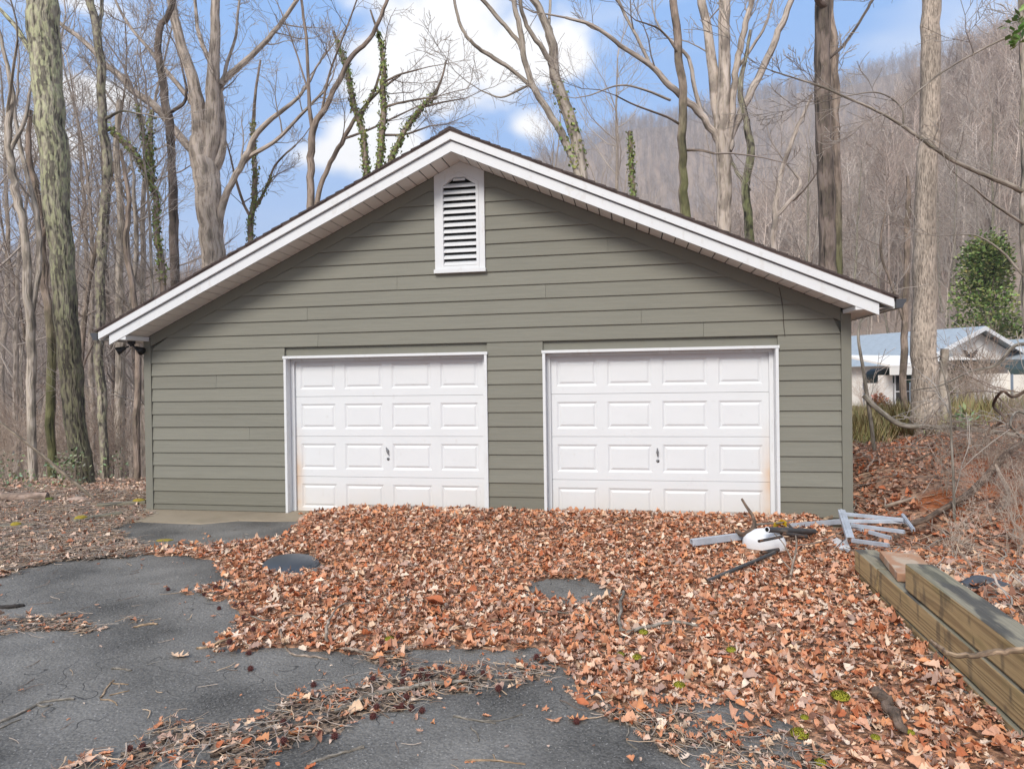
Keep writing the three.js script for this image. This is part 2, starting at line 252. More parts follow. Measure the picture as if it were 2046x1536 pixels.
// ---------------------------------------------------------------- terrain
const inPoly = (poly, x, y) => { let c = false; for (let i = 0, j = poly.length - 1; i < poly.length; j = i++) { const [xi, yi] = poly[i], [xj, yj] = poly[j]; if ((yi > y) !== (yj > y) && x < (xj - xi) * (y - yi) / (yj - yi) + xi) c = !c; } return c; };
const piece = (x, pts) => { if (x <= pts[0][0]) return pts[0][1]; for (let i = 1; i < pts.length; i++) if (x <= pts[i][0]) return lerp(pts[i - 1][1], pts[i][1], smoothstep(x, pts[i - 1][0], pts[i][0])); return pts[pts.length - 1][1]; };
const RIDGE = [[-1.6, 0.12], [-0.8, 0.165], [-0.5, 0.155], [-0.3, 0.18], [-0.1, 0.215], [0.05, 0.325], [0.2, 0.375], [0.4, 0.40], [0.8, 0.405], [1.6, 0.30]];
function H(x, z) {
  const [lx, lz] = toGarage(x, z), r = Math.hypot(x, z), s = z < -0.5 ? clamp(x / -z, -1.6, 1.6) : x > 0 ? 1.6 : -1.6;
  const bump = fbm(x * 0.7, 3, z * 0.7, 3) - 0.5;
  const lw = lx + 0.04 * (lz - 2.1), fill = lerp(0.17, 0.36, smoothstep(lz, 2.4, 3.6)) * smoothstep(lw, 4.15, 4.28) * smoothstep(lz, 1.5, 2.2);
  const d = -lz + (lx - 4.8) * 0.55, bank = (0.60 + 0.42 * smoothstep(lx, 6.4, 9.5)) * smoothstep(d, -1.3, 2.4) * smoothstep(lx, 4.7, 5.6);
  let h = Math.max(fill, bank) + 0.10 * bump * smoothstep(Math.abs(lx + 1), 5.4, 7);
  const flat = smoothstep(lx, -8.2, -6.6) * (1 - smoothstep(lw, 4.13, 4.27)) * smoothstep(lz, -0.9, -0.4);
  h = lerp(h, -0.022, flat);
  h -= 1.0 * smoothstep(r, 14, 30) * smoothstep(s, -0.1, 0.3);
  h -= 5.5 * smoothstep(-z, 10.4, 42) * (1 - smoothstep(x, -5.5, -1.5)) * smoothstep(-z, 0, 5);
  const A1 = 0.33 * smoothstep(s, 0.02, 0.85) * smoothstep(r, 46, 210), A3 = 0.075 * smoothstep(-s, -0.2, 0.35) * smoothstep(r, 45, 170), A2 = (piece(s, RIDGE) + 0.02 * (fbm(s * 6 + 9, 1, 1, 4) - 0.5)) * smoothstep(r, 200, 640);
  const far = Math.max(A1, A2, A3) * r * (r > 640 ? 640 / r : 1) * smoothstep(-z, -20, 30);
  return h + far + (r > 60 ? 3 * smoothstep(r, 60, 200) * (fbm(x * 0.03, 7, z * 0.03, 3) - 0.5) : 0);
}
const CLAY = [[1885, 1000, 62, 28], [1990, 950, 80, 50], [2060, 1030, 70, 55]];
{
  const A = [], R = [0.3];
  for (let a = -180; a < -52; a += 4) A.push(a); for (let a = -52; a < 52; a += 0.32) A.push(a); for (let a = 52; a <= 180; a += 4) A.push(a);
  while (R[R.length - 1] < 1500) { const r = R[R.length - 1]; R.push(r < 4 ? r + 0.16 : r < 16 ? r * 1.016 : r * 1.032); }
  const p = [], t = [], c = [], idx = [];
  for (const r of R) for (const a of A) {
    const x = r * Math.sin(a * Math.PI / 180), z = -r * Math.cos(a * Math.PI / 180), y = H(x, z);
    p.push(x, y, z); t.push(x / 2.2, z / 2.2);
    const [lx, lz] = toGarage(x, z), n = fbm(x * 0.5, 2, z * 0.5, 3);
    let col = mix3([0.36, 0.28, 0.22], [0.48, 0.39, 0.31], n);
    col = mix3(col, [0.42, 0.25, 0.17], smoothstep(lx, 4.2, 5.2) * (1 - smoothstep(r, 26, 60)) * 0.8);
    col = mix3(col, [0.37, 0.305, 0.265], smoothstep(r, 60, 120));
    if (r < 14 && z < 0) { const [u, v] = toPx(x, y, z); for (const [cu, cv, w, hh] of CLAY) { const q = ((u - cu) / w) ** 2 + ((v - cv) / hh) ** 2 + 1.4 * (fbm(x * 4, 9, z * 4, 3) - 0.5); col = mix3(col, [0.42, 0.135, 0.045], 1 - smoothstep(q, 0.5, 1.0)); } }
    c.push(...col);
  }
  const w = A.length;
  for (let i = 0; i < R.length - 1; i++) for (let j = 0; j < w - 1; j++) { const k = i * w + j; idx.push(k, k + 1, k + w + 1, k, k + w + 1, k + w); }
  const g = new THREE.BufferGeometry();
  g.setAttribute('position', new THREE.Float32BufferAttribute(p, 3)); g.setAttribute('uv', new THREE.Float32BufferAttribute(t, 2)); g.setAttribute('color', new THREE.Float32BufferAttribute(c, 3)); g.setIndex(idx); g.computeVertexNormals();
  setKind(part('ground', g, M.soil, scene), 'structure', 'brown leaf-strewn forest floor, bank and wooded hillsides around the garage', 'ground');
}

// the leaf cover, drawn on the ground as seen in the photograph
const LEAFY = [[600, 1030], [600, 1046], [560, 1078], [540, 1086], [420, 1092], [300, 1100], [255, 1112], [330, 1118], [440, 1133], [450, 1160], [350, 1180], [420, 1196], [480, 1215], [500, 1245], [470, 1270], [390, 1300], [480, 1312], [570, 1298], [700, 1296], [790, 1296], [1080, 1310], [1110, 1350], [1180, 1410], [1240, 1452], [1330, 1500], [1420, 1570], [1500, 1900], [3200, 1900], [2600, 1500], [2100, 1400], [1950, 1380], [1860, 1260], [1780, 1140], [1750, 1060], [1720, 1020]];
const HOLES = [[575, 1131, 62, 17], [1150, 1188, 110, 21], [1445, 1437, 75, 12]];
const BAND = [[100, 1560], [230, 1500], [290, 1480], [330, 1442], [400, 1450], [540, 1425], [560, 1400], [650, 1385], [740, 1368], [770, 1340], [690, 1305], [790, 1290], [1090, 1320], [1110, 1370], [1000, 1376], [905, 1378], [860, 1408], [740, 1448], [640, 1482], [560, 1520], [480, 1600], [100, 1700]];
const BAREB = [[930, 1316, 115, 22]];
const CORNER = [[1190, 1420], [1320, 1425], [1480, 1450], [1620, 1500], [1700, 1570], [1700, 1800], [1500, 1800], [1400, 1540], [1290, 1490]];
const LEFTY = [[-700, 1420], [-300, 1245], [0, 1152], [120, 1130], [260, 1120], [300, 1100], [262, 1085], [228, 1066], [262, 1046], [300, 1028], [290, 985], [0, 980], [-900, 980]];
const STRIP = [[-200, 1232], [60, 1226], [180, 1222], [200, 1246], [290, 1252], [180, 1262], [60, 1270], [-200, 1270]];
function cover(x, z) {                                          // [kind, how far inside 0..1]
  if (z > -1.2) return ['none', 0];
  const [lx, lz] = toGarage(x, z);
  if (lz < 0.02 && lx > -GW / 2 - 0.1) return ['none', 0];
  if (lx + 0.04 * (lz - 2.1) > (lz < 2.2 ? 4.35 : 4.10)) return ['none', 0];
  let [u, v] = toPx(x, 0, z); const w = clamp((v - 960) / 200, 0.15, 1.6);
  const n1 = fbm(x * 3.2, 5, z * 3.2, 3) - 0.5, n2 = fbm(x * 3.2, 25, z * 3.2, 3) - 0.5;
  u += n1 * 70 * w; v += n2 * 42 * w;
  const hole = (L) => L.some(([a, b, p, q]) => ((u - a) / p) ** 2 + ((v - b) / q) ** 2 < 1);
  if (inPoly(LEAFY, u, v) && !hole(HOLES)) return [inPoly(CORNER, u, v) ? 'corner' : 'leafy', 1];
  if (inPoly(CORNER, u, v)) return ['corner', 1];
  if (inPoly(BAND, u, v) && !hole(BAREB)) return ['band', 1];
  if (inPoly(LEFTY, u, v)) return ['lefty', 1];
  if (inPoly(STRIP, u, v)) return ['strip', 1];
  return ['none', 0];
}
const edgeIn = (x, z) => { let n = 0; for (const [a, b] of [[0.22, 0], [-0.22, 0], [0, 0.22], [0, -0.22]]) { const k = cover(x + a, z + b)[0]; if (k === 'leafy') n++; else if (k === 'none' && (toGarage(x + a, z + b)[1] < 0.05 || toGarage(x + a, z + b)[0] > 4)) n++; } return n / 4; };
const DEPTH = { leafy: 0.010, corner: 0.012, band: 0.012, lefty: 0.012, strip: 0.012, none: 0 };
function bedHeight(x, z, kind) {
  const [lx, lz] = toGarage(x, z), k = kind ?? cover(x, z)[0];
  let h = DEPTH[k];
  if (k === 'leafy') h += (0.095 + 0.05 * (fbm(x * 1.3, 2, 8, 2) - 0.5)) * smoothstep(1.7 - lz, 0, 1.6) * smoothstep(lx, -2.4, -1.4) + (0.010 + 0.035 * (fbm(x * 2.2, 3, z * 2.2, 3) - 0.4)) * edgeIn(x, z);
  if (k === 'lefty') h += 0.03 * (fbm(x * 1.6, 3, z * 1.6, 3) - 0.35);
  return Math.max(h, 0.004);
}
const driveHeight = (x, z) => 0.006 + 0.02 * (fbm(x * 0.6, 4, z * 0.6, 3) - 0.5);
{
  // asphalt, a sheet that follows the ground
  const edge = [[-1400, 1900], [-600, 1420], [-200, 1215], [0, 1135], [130, 1098], [240, 1068], [222, 1054], [300, 1038], [330, 1034], [1760, 1034]].map(([u, v]) => { const p = onPlane(u, v); return [p.x, p.z]; });
  const poly = [...edge.slice(0, 9), fromGarage(-4.6, 0.06), fromGarage(4.275, 0.06), fromGarage(4.12, 2.2), fromGarage(3.60, 15), fromGarage(-12, 15)];
  const mb = new MB(), s = 0.1, P = (x, z) => V(x, driveHeight(x, z), z), id = new Map();
  const vid = (i, j) => { const key = i * 10000 + j; if (!id.has(key)) { const x = i * s, z = j * s; id.set(key, mb.vert(P(x, z), V(0, 1, 0), x / 1.6, z / 1.6)); } return id.get(key); };
  for (let i = -140; i < 60; i++) for (let j = -110; j < 60; j++) if (inPoly(poly, (i + 0.5) * s, (j + 0.5) * s)) mb.i.push(vid(i, j), vid(i, j + 1), vid(i + 1, j + 1), vid(i, j), vid(i + 1, j + 1), vid(i + 1, j));
  const g = mb.geo(); g.computeVertexNormals();
  setKind(part('driveway', g, M.asphalt, scene), 'structure', 'cracked dark grey asphalt drive in front of the garage', 'driveway');
  // concrete apron under the left of the front
  const a = new MB(), n = 24, top = [], bot = [];
  for (let k = 0; k <= n; k++) { const lx = lerp(-4.86, 4.25, k / n), f = 0.02 * (noise3(k * 0.9, 1, 1) - 0.5); const lo = fromGarage(lx, 0.74 + f + 0.16 * (noise3(k * 0.7, 2, 5) - 0.5) - 0.25 * smoothstep(lx, -3.2, -4.86)), hi = fromGarage(lx, -0.25); top.push(V(hi[0], 0.036, hi[1])); bot.push(V(lo[0], 0.022, lo[1])); }
  for (let k = 0; k < n; k++) { a.quad(bot[k], bot[k + 1], top[k + 1], top[k], 0.5); const d0 = bot[k].clone(), d1 = bot[k + 1].clone(); d0.y = d1.y = -0.1; d0.z += 0.05; d1.z += 0.05; a.quad(d0, d1, bot[k + 1], bot[k], 0.5); }
  setKind(a.put('concrete_apron', M.concrete, scene), 'structure', 'stained narrow concrete apron along the garage front', 'apron');
}

// ---------------------------------------------------------------- the garage
const garage = thing('garage', 'olive green lap-sided two-car garage with white doors and low gable roof', 'garage', null, V(GX, 0, GZ), YAW);
const ROOFL = { xe: -5.04, ye: 2.555 }, ROOFR = { xe: 5.03, ye: 2.655 }, APEX = 4.905, OVER = 0.485, FASC = 0.235;     // white top edge of the rake
const rakeTop = (x) => (x < 0 ? lerp(APEX, ROOFL.ye, x / ROOFL.xe) : lerp(APEX, ROOFR.ye, x / ROOFR.xe));
const soffitY = (x) => rakeTop(x) - FASC + 0.02;
{
  const W2 = GW / 2, BACK = -8.6;
  // shell
  const sh = new MB(), zf = -0.02, eave = 2.42;
  const prof = [V(-W2 + 0.01, -0.05, 0), V(W2 - 0.01, -0.05, 0), V(W2 - 0.01, soffitY(W2) - 0.01, 0), V(0, soffitY(0) - 0.01, 0), V(-W2 + 0.01, soffitY(-W2) - 0.01, 0)];
  const doorX = [[-2.553, 0.317], [1.048, 3.918]], DTOP = 2.192;
  const wall = new MB(), wq = (x0, x1, y0, y1) => wall.box(x0, x1, y0, y1, -0.18, zf);
  wq(-W2 + 0.01, doorX[0][0] + 0.03, -0.05, DTOP); wq(doorX[0][1] - 0.03, doorX[1][0] + 0.03, -0.05, DTOP); wq(doorX[1][1] - 0.03, W2 - 0.01, -0.05, DTOP);
  { const lo = [[-W2 + 0.01, DTOP], [W2 - 0.01, DTOP], [W2 - 0.01, soffitY(W2)], [0, soffitY(0)], [-W2 + 0.01, soffitY(-W2)]]; const F = lo.map(([x, y]) => V(x, y, zf)), B = lo.map(([x, y]) => V(x, y, -0.18)); wall.tri(F[0], F[1], F[2]).tri(F[0], F[2], F[3]).tri(F[0], F[3], F[4]).tri(B[2], B[1], B[0]).tri(B[3], B[2], B[0]).tri(B[4], B[3], B[0]); for (let k = 0; k < 5; k++) { const j = (k + 1) % 5; wall.quad(B[k], B[j], F[j], F[k]); } }
  wall.put('front_wall', M.trim, garage);
  for (const s of [-1, 1]) { const sw = new MB(), h = soffitY(s * W2) - 0.01; sw.box(Math.min(s * W2, s * (W2 - 0.16)), Math.max(s * W2, s * (W2 - 0.16)) , -0.1, h, BACK, -0.185); sw.put('side_wall', M.siding, garage); }
  { const b = new MB(), pts = prof.map((q) => q.clone()); const F = pts.map((q) => V(q.x, q.y, BACK - 0.01)), B = pts.map((q) => V(q.x, q.y, BACK - 0.16)); for (const L of [F]) b.tri(L[0], L[1], L[2]).tri(L[0], L[2], L[3]).tri(L[0], L[3], L[4]); b.tri(B[2], B[1], B[0]).tri(B[3], B[2], B[0]).tri(B[4], B[3], B[0]); for (let k = 0; k < 5; k++) { const j = (k + 1) % 5; b.quad(B[k], B[j], F[j], F[k]); } b.put('back_wall', M.siding, garage); }

  // lap siding, board by board
  const EXP = 0.183, Y0 = 0.118, xl = -W2 + 0.115, xr = W2 - 0.115, VENT = [-0.358, 0.314, 3.235], r = rng(11);
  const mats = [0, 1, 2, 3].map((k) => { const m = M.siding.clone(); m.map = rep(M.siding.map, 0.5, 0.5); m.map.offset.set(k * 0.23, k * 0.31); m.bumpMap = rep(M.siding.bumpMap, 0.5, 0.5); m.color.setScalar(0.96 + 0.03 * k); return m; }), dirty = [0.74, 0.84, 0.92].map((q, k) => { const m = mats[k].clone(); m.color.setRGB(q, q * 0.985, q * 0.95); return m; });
  const friezeY = (x) => soffitY(x) - 0.155;
  const xAt = (y, side) => { let lo = 0, hi = W2; for (let k = 0; k < 30; k++) { const m = (lo + hi) / 2; friezeY(side * m) > y ? lo = m : hi = m; } return side * Math.min(lo, W2 - 0.115); };
  function board(y0, y1, a0, b0, a1, b1) {                      // a, b: left and right x at the lower and upper edge
    if (b0 - a0 < 0.01) return;
    y0 += 0.003 * (r() - 0.5); y1 += 0.001; const m = new MB(), zb = 0.026 + 0.003 * r(), zt = 0.009, t = y0 + 0.005;
    const p = [V(a0, y0, zb - 0.003), V(b0, y0, zb - 0.003), V(b0, t, zb), V(a0, t, zb), V(b1, y1, zt), V(a1, y1, zt)];
    m.quad(p[0], p[1], p[2], p[3]).quad(p[3], p[2], p[4], p[5]);
    m.quad(V(a0, y0, -0.015), V(b0, y0, -0.015), p[1], p[0]).quad(p[5], p[4], V(b1, y1, -0.012), V(a1, y1, -0.012));
    m.quad(V(a0, y0, -0.015), p[0], p[5], V(a1, y1, -0.012)).quad(p[1], V(b0, y0, -0.015), V(b1, y1, -0.012), p[4]);
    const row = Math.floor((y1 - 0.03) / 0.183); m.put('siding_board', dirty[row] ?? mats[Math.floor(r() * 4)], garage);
  }
  const joints = { 13: [2.3], 12: [-2.05, 3.05], 11: [-1.75], 14: [-2.2], 15: [1.1], 16: [-0.9], 18: [1.9], 9: [-3.6], 5: [-3.1] };
  for (let k = -1; k < 26; k++) {
    const y0 = Y0 + k * EXP, y1 = y0 + EXP + 0.004, bottom = k === -1 ? 0.035 : y0; if (y1 < bottom) continue;
    const L0 = Math.max(xl, xAt(bottom, -1)), L1 = Math.max(xl, xAt(y1, -1)), R0 = Math.min(xr, xAt(bottom, 1)), R1 = Math.min(xr, xAt(y1, 1));
    if (R0 - L0 < 0.05 || friezeY(0) < y1) continue;
    let spans = [[L0, R0, L1, R1]];
    const cut = (c0, c1) => { spans = spans.flatMap(([a, b, p, q]) => { const out = []; if (c1 <= a || c0 >= b) return [[a, b, p, q]]; if (c0 > a + 0.01) out.push([a, c0, p, c0]); if (c1 < b - 0.01) out.push([c1, b, c1, q]); return out; }); };
    if (y0 < DTOP - 0.02) for (const [a, b] of doorX) cut(a + 0.002, b - 0.002);
    if (y1 > VENT[2] + 0.06) cut(VENT[0] + 0.005, VENT[1] - 0.005);
    for (const j of joints[k] ?? []) cut(j - 0.0015, j + 0.0015);
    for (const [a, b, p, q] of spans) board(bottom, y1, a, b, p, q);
  }
  // corner and frieze boards
  for (const s of [-1, 1]) { const m = new MB(), a = s * W2, b = s * (W2 - 0.112), h = soffitY(a) - 0.004; m.box(Math.min(a, b), Math.max(a, b), 0.02, h, -0.016, 0.036); m.put('corner_board', M.trim, garage); }
  for (const s of [-1, 1]) {
    const m = new MB(), a = s * (W2 - 0.114), c = s < 0 ? VENT[0] - 0.004 : VENT[1] + 0.004, L = (x, dy, z) => V(x, soffitY(x) + dy, z), dz = [-0.012, 0.030];
    const q = s < 0 ? [a, c] : [c, a]; m.hexa([L(q[0], -0.155, dz[0]), L(q[1], -0.155, dz[0]), L(q[1], -0.005, dz[0]), L(q[0], -0.005, dz[0])], [L(q[0], -0.155, dz[1]), L(q[1], -0.155, dz[1]), L(q[1], -0.005, dz[1]), L(q[0], -0.005, dz[1])]);
    m.put('frieze_board', M.trim, garage);
  }
  // rakes: wide white board, a narrower one proud of it, drip edge
  for (const s of [-1, 1]) {
    const E = s < 0 ? ROOFL : ROOFR, order = (q) => (s < 0 ? q : [q[1], q[0], q[3], q[2]]), xe = E.xe;
    const strip = (d0, d1, z0, z1, name, mat, cutx = xe) => {
      const m = new MB(), T = (x, d, z) => V(x, rakeTop(x) - d, z), c = order([[cutx, d1], [0, d1], [0, d0], [cutx, d0]]);
      m.hexa(c.map(([x, d]) => T(x, d, z0)), c.map(([x, d]) => T(x, d, z1))); return m.put(name, mat, garage);
    };
    strip(0.108, FASC, OVER - 0.03, OVER, 'fascia_board', M.white, xe * 0.972);
    strip(0.0, 0.095, OVER - 0.03, OVER + 0.036, 'rake_trim', M.white);
    strip(-0.022, -0.002, OVER - 0.05, OVER + 0.040, 'drip_edge', M.drip);
    // beaded soffit boards across the overhang
    const n = 31; for (let k = 0; k < n; k++) {
      const x0 = xe * 0.93 * (k / n), x1 = xe * 0.93 * ((k + 1) / n) - s * 0.014, m = new MB(), S = (x, dy, z) => V(x, soffitY(x) + dy, z), q = s < 0 ? [x1, x0] : [x0, x1];
      if (k === 0 || true) m.hexa([S(q[0], 0, OVER - 0.032), S(q[0], 0, 0.031), S(q[1], 0, 0.031), S(q[1], 0, OVER - 0.032)].reverse(), [S(q[0], 0.012, OVER - 0.032), S(q[0], 0.012, 0.031), S(q[1], 0.012, 0.031), S(q[1], 0.012, OVER - 0.032)].reverse());
      m.put('soffit_board', M.soffit, garage);
    }
    // boxed return at the foot of the rake and the level soffit along the eave
    const yb = E.ye - 0.095, xi = s * (W2 - 0.09), ret = new MB(), yt = (x) => rakeTop(x) - FASC + 0.004, xo = xe * 0.985;
    const poly = [[xo, yb], [xi, yb - 0.012], [xi, yt(xi)], [xe * 0.972, Math.max(yb + 0.002, yt(xe * 0.972))]], pp = s < 0 ? poly : [poly[1], poly[0], poly[3], poly[2]];
    ret.hexa(pp.map(([x, y]) => V(x, y, 0.032)), pp.map(([x, y]) => V(x, y, OVER - 0.008))); ret.put('eave_return', M.white, garage);
    const es = new MB(); es.box(Math.min(s * W2, xe), Math.max(s * W2, xe), yb - 0.004, yb + 0.014, BACK, 0.03); es.put('eave_soffit', M.soffit, garage);
    const ef = new MB(); ef.box(Math.min(xe, xe + s * 0.02), Math.max(xe, xe + s * 0.02), yb - 0.01, E.ye - 0.02, BACK - 0.3, OVER - 0.002); ef.put('eave_fascia', M.white, garage);
    // gutter: open trough with an outward curved front
    const gp = [[0.022, 0.0], [0.022, -0.10], [0.085, -0.10], [0.105, -0.055], [0.125, -0.03], [0.128, 0.0], [0.122, 0.0], [0.119, -0.026], [0.1, -0.05], [0.081, -0.095], [0.027, -0.095], [0.027, 0.0]].map(([x, y]) => [xe + s * x, E.ye - 0.005 + y]);
    const gsh = new THREE.Shape(gp.map(([x, y]) => new THREE.Vector2(x, y))), gg = new THREE.ExtrudeGeometry(gsh, { depth: 9.0, bevelEnabled: false }); gg.translate(0, 0, OVER + 0.03 - 9.0);
    part('gutter', gg, M.gutter, garage);
    const cap = new MB(), cq = gp.slice(0, 6).map(([x, y]) => V(x, y, OVER + 0.032)); for (let k = 1; k < 5; k++) s > 0 ? cap.tri(cq[0], cq[k], cq[k + 1]) : cap.tri(cq[0], cq[k + 1], cq[k]); cap.put('gutter_end', M.gutter, garage);
  }
  // roof: two slopes of lapped shingle courses
  for (const s of [-1, 1]) {
    const m = new MB(), E = s < 0 ? ROOFL : ROOFR, rr = rng(3 + s), n = 40;
    for (let k = 0; k < n; k++) {
      const f0 = k / n, f1 = (k + 1) / n, xa = E.xe * 1.008 * (1 - f0), xb = E.xe * (1 - f1), ya = rakeTop(xa) + 0.020, yb = rakeTop(xb) + 0.020;
      const th = 0.017, zf2 = OVER + 0.045 + rr() * 0.012, q = (x, y, z) => V(x, y, z), up = V(0, th, 0);
      const lo = s < 0 ? [q(xa, ya, zf2), q(xb, yb, zf2), q(xb, yb, BACK - 0.4), q(xa, ya, BACK - 0.4)] : [q(xb, yb, zf2), q(xa, ya, zf2), q(xa, ya, BACK - 0.4), q(xb, yb, BACK - 0.4)];
      const hi = lo.map((v) => v.clone().add(v.x === xa ? V(0, th + 0.012 + rr() * 0.004, 0) : up)); m.hexa(lo, hi);
    }
    m.put('roof', M.shingle, garage);
  }
  { const m = new MB(); for (let k = 0; k < 30; k++) { const z = OVER + 0.05 - k * 0.31; m.hexa([V(-0.15, APEX - 0.033, z - 0.33), V(-0.15, APEX - 0.033, z), V(0, APEX + 0.042, z), V(0, APEX + 0.042, z - 0.33)], [V(-0.15, APEX - 0.014, z - 0.33), V(-0.15, APEX - 0.014, z), V(0, APEX + 0.062, z), V(0, APEX + 0.062, z - 0.33)]).hexa([V(0, APEX + 0.042, z - 0.33), V(0, APEX + 0.042, z), V(0.15, APEX - 0.033, z), V(0.15, APEX - 0.033, z - 0.33)], [V(0, APEX + 0.062, z - 0.33), V(0, APEX + 0.062, z), V(0.15, APEX - 0.014, z), V(0.15, APEX - 0.014, z - 0.33)]); } m.put('roof_ridge', M.shingle, garage); }

  // louvred gable vent with a peaked head
  const vent = new THREE.Group(); vent.name = 'gable_vent'; garage.add(vent);
  {
    const [x0, x1, yb] = VENT, xm = (x0 + x1) / 2, w = 0.075, top = soffitY(0) - 0.02, ix0 = x0 + 0.115, ix1 = x1 - 0.108, hy = 4.38, py = 4.505;
    const outer = new THREE.Shape(); outer.moveTo(x0, yb + 0.05); outer.lineTo(x1, yb + 0.05); outer.lineTo(x1, soffitY(x1) - 0.004); outer.lineTo(0, soffitY(0) - 0.004); outer.lineTo(x0, soffitY(x0) - 0.004); outer.closePath();
    const hole = new THREE.Path(); hole.moveTo(ix0 - 0.035, yb + 0.052); hole.lineTo(ix0 - 0.035, hy + 0.035); hole.lineTo(xm, py + 0.05); hole.lineTo(ix1 + 0.035, hy + 0.035); hole.lineTo(ix1 + 0.035, yb + 0.052); hole.closePath(); outer.holes.push(hole);
    part('frame', new THREE.ExtrudeGeometry(outer, { depth: 0.045, bevelEnabled: true, bevelSize: 0.002, bevelThickness: 0.002, bevelSegments: 1 }), M.white, vent);
    const inner = new THREE.Shape(); const O = [[ix0 - 0.033, yb + 0.053], [ix1 + 0.033, yb + 0.053], [ix1 + 0.033, hy + 0.033], [xm, py + 0.047], [ix0 - 0.033, hy + 0.033]], I = [[ix0, yb + 0.09], [ix0, hy], [xm - 0.07, py - 0.02], [xm + 0.07, py - 0.02], [ix1, hy], [ix1, yb + 0.09]];
    O.forEach(([x, y], k) => (k ? inner.lineTo(x, y) : inner.moveTo(x, y))); inner.closePath(); const ih = new THREE.Path(); I.forEach(([x, y], k) => (k ? ih.lineTo(x, y) : ih.moveTo(x, y))); ih.closePath(); inner.holes.push(ih);
    part('inner_frame', new THREE.ExtrudeGeometry(inner, { depth: 0.05, bevelEnabled: true, bevelSize: 0.003, bevelThickness: 0.003, bevelSegments: 1 }), M.white, vent);
    const sill = new MB(); sill.box(x0 - 0.012, x1 + 0.012, yb, yb + 0.048, -0.01, 0.075); sill.put('sill', M.white, vent);
    const back = new MB(); back.box(ix0 - 0.03, ix1 + 0.03, yb + 0.06, py, -0.022, -0.016); back.put('vent_screen', M.black, vent);
    const n = 13, y0 = yb + 0.105, step = (py - 0.06 - y0) / n;
    for (let k = 0; k <= n; k++) {
      const y = y0 + k * step, m = new MB(), half = y > hy - 0.03 ? clamp((py - 0.015 - y) / (py - hy), 0.25, 1) : 1, a = lerp(xm, ix0 + 0.001, half), b = lerp(xm, ix1 - 0.001, half);
      m.hexa([V(a, y + 0.045, -0.012), V(b, y + 0.045, -0.012), V(b, y + 0.060, -0.012), V(a, y + 0.060, -0.012)], [V(a, y - 0.008, 0.046), V(b, y - 0.008, 0.046), V(b, y + 0.018, 0.044), V(a, y + 0.018, 0.044)]);
      if (y + 0.05 < py) m.put('louver', M.white, vent);
    }
  }
  // the two sectional doors
  doorX.forEach(([x0, x1], d) => {
    const door = new THREE.Group(); door.name = 'garage_door'; garage.add(door); door.userData.label = d ? 'right white panel garage door with rusty lower edge' : 'left white panel garage door beside the wide siding';
    const fr = new THREE.Group(); fr.name = 'door_frame'; garage.add(fr);
    const head = new MB(); head.box(x0 - 0.01, x1 + 0.01, DTOP - 0.034, DTOP, -0.15, 0.052); head.put('head_trim', M.white, fr);
    for (const [a, b] of [[x0, x0 + 0.034], [x1 - 0.034, x1]]) { const j = new MB(); j.box(a, b, 0.0, DTOP - 0.036, -0.15, 0.046); j.put('jamb', M.white, fr); }
    for (const [a, b] of [[x0 + 0.036, x0 + 0.085], [x1 - 0.085, x1 - 0.036]]) { const j = new MB(); j.box(a, b, 0.0, DTOP - 0.04, -0.115, -0.085); j.put('stop', M.white, fr); }
    { const j = new MB(); j.box(x0 + 0.036, x1 - 0.036, DTOP - 0.075, DTOP - 0.036, -0.115, -0.087); j.put('stop', M.white, fr); }
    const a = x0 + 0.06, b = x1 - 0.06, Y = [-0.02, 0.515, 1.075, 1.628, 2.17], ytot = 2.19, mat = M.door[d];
    for (let k = 0; k < 4; k++) {
      const m = new MB(), y0 = Y[k] + 0.002, y1 = Y[k + 1] - 0.002, z = -0.122 + 0.0, dep = 0.012;
      const uvq = (p, q, s2, t) => { const n0 = m.count; m.quad(p, q, s2, t); for (const [i, e] of [p, q, s2, t].entries()) { m.t[(n0 + i) * 2] = (e.x - a) / (b - a); m.t[(n0 + i) * 2 + 1] = e.y / ytot; } };
      const pw = (b - a) / 4, mx = 0.085, my = 0.105;
      const R = (i, k2) => { const l = a + i * pw + mx + (i ? -0.02 : 0.015), rgt = a + (i + 1) * pw - mx + (i < 3 ? 0.02 : -0.015); return [l, rgt]; };
      const py0 = y0 + my - 0.005, py1 = y1 - my + 0.005; let xprev = a;
      uvq(V(a, y0, z), V(b, y0, z), V(b, py0, z), V(a, py0, z)); uvq(V(a, py1, z), V(b, py1, z), V(b, y1, z), V(a, y1, z));
      for (let i = 0; i < 4; i++) {
        const [l, rr] = R(i); uvq(V(xprev, py0, z), V(l, py0, z), V(l, py1, z), V(xprev, py1, z)); xprev = rr;
        const ring = (e, zz) => [V(l + e, py0 + e, zz), V(rr - e, py0 + e, zz), V(rr - e, py1 - e, zz), V(l + e, py1 - e, zz)];
        const rings = [ring(0, z), ring(0.024, z - dep), ring(0.031, z - dep), ring(0.055, z - 0.001)];
        for (let q = 0; q < 3; q++) for (let c = 0; c < 4; c++) { const e = (c + 1) % 4; uvq(rings[q][c], rings[q][e], rings[q + 1][e], rings[q + 1][c]); }
        uvq(...rings[3]);
      }
      uvq(V(xprev, py0, z), V(b, py0, z), V(b, py1, z), V(xprev, py1, z));
      // thickness: back, top, bottom, ends
      uvq(V(a, y0, z - 0.04), V(b, y0, z - 0.04), V(b, y0, z), V(a, y0, z)); uvq(V(a, y1, z), V(b, y1, z), V(b, y1, z - 0.04), V(a, y1, z - 0.04)); uvq(V(b, y0, z - 0.04), V(a, y0, z - 0.04), V(a, y1, z - 0.04), V(b, y1, z - 0.04));
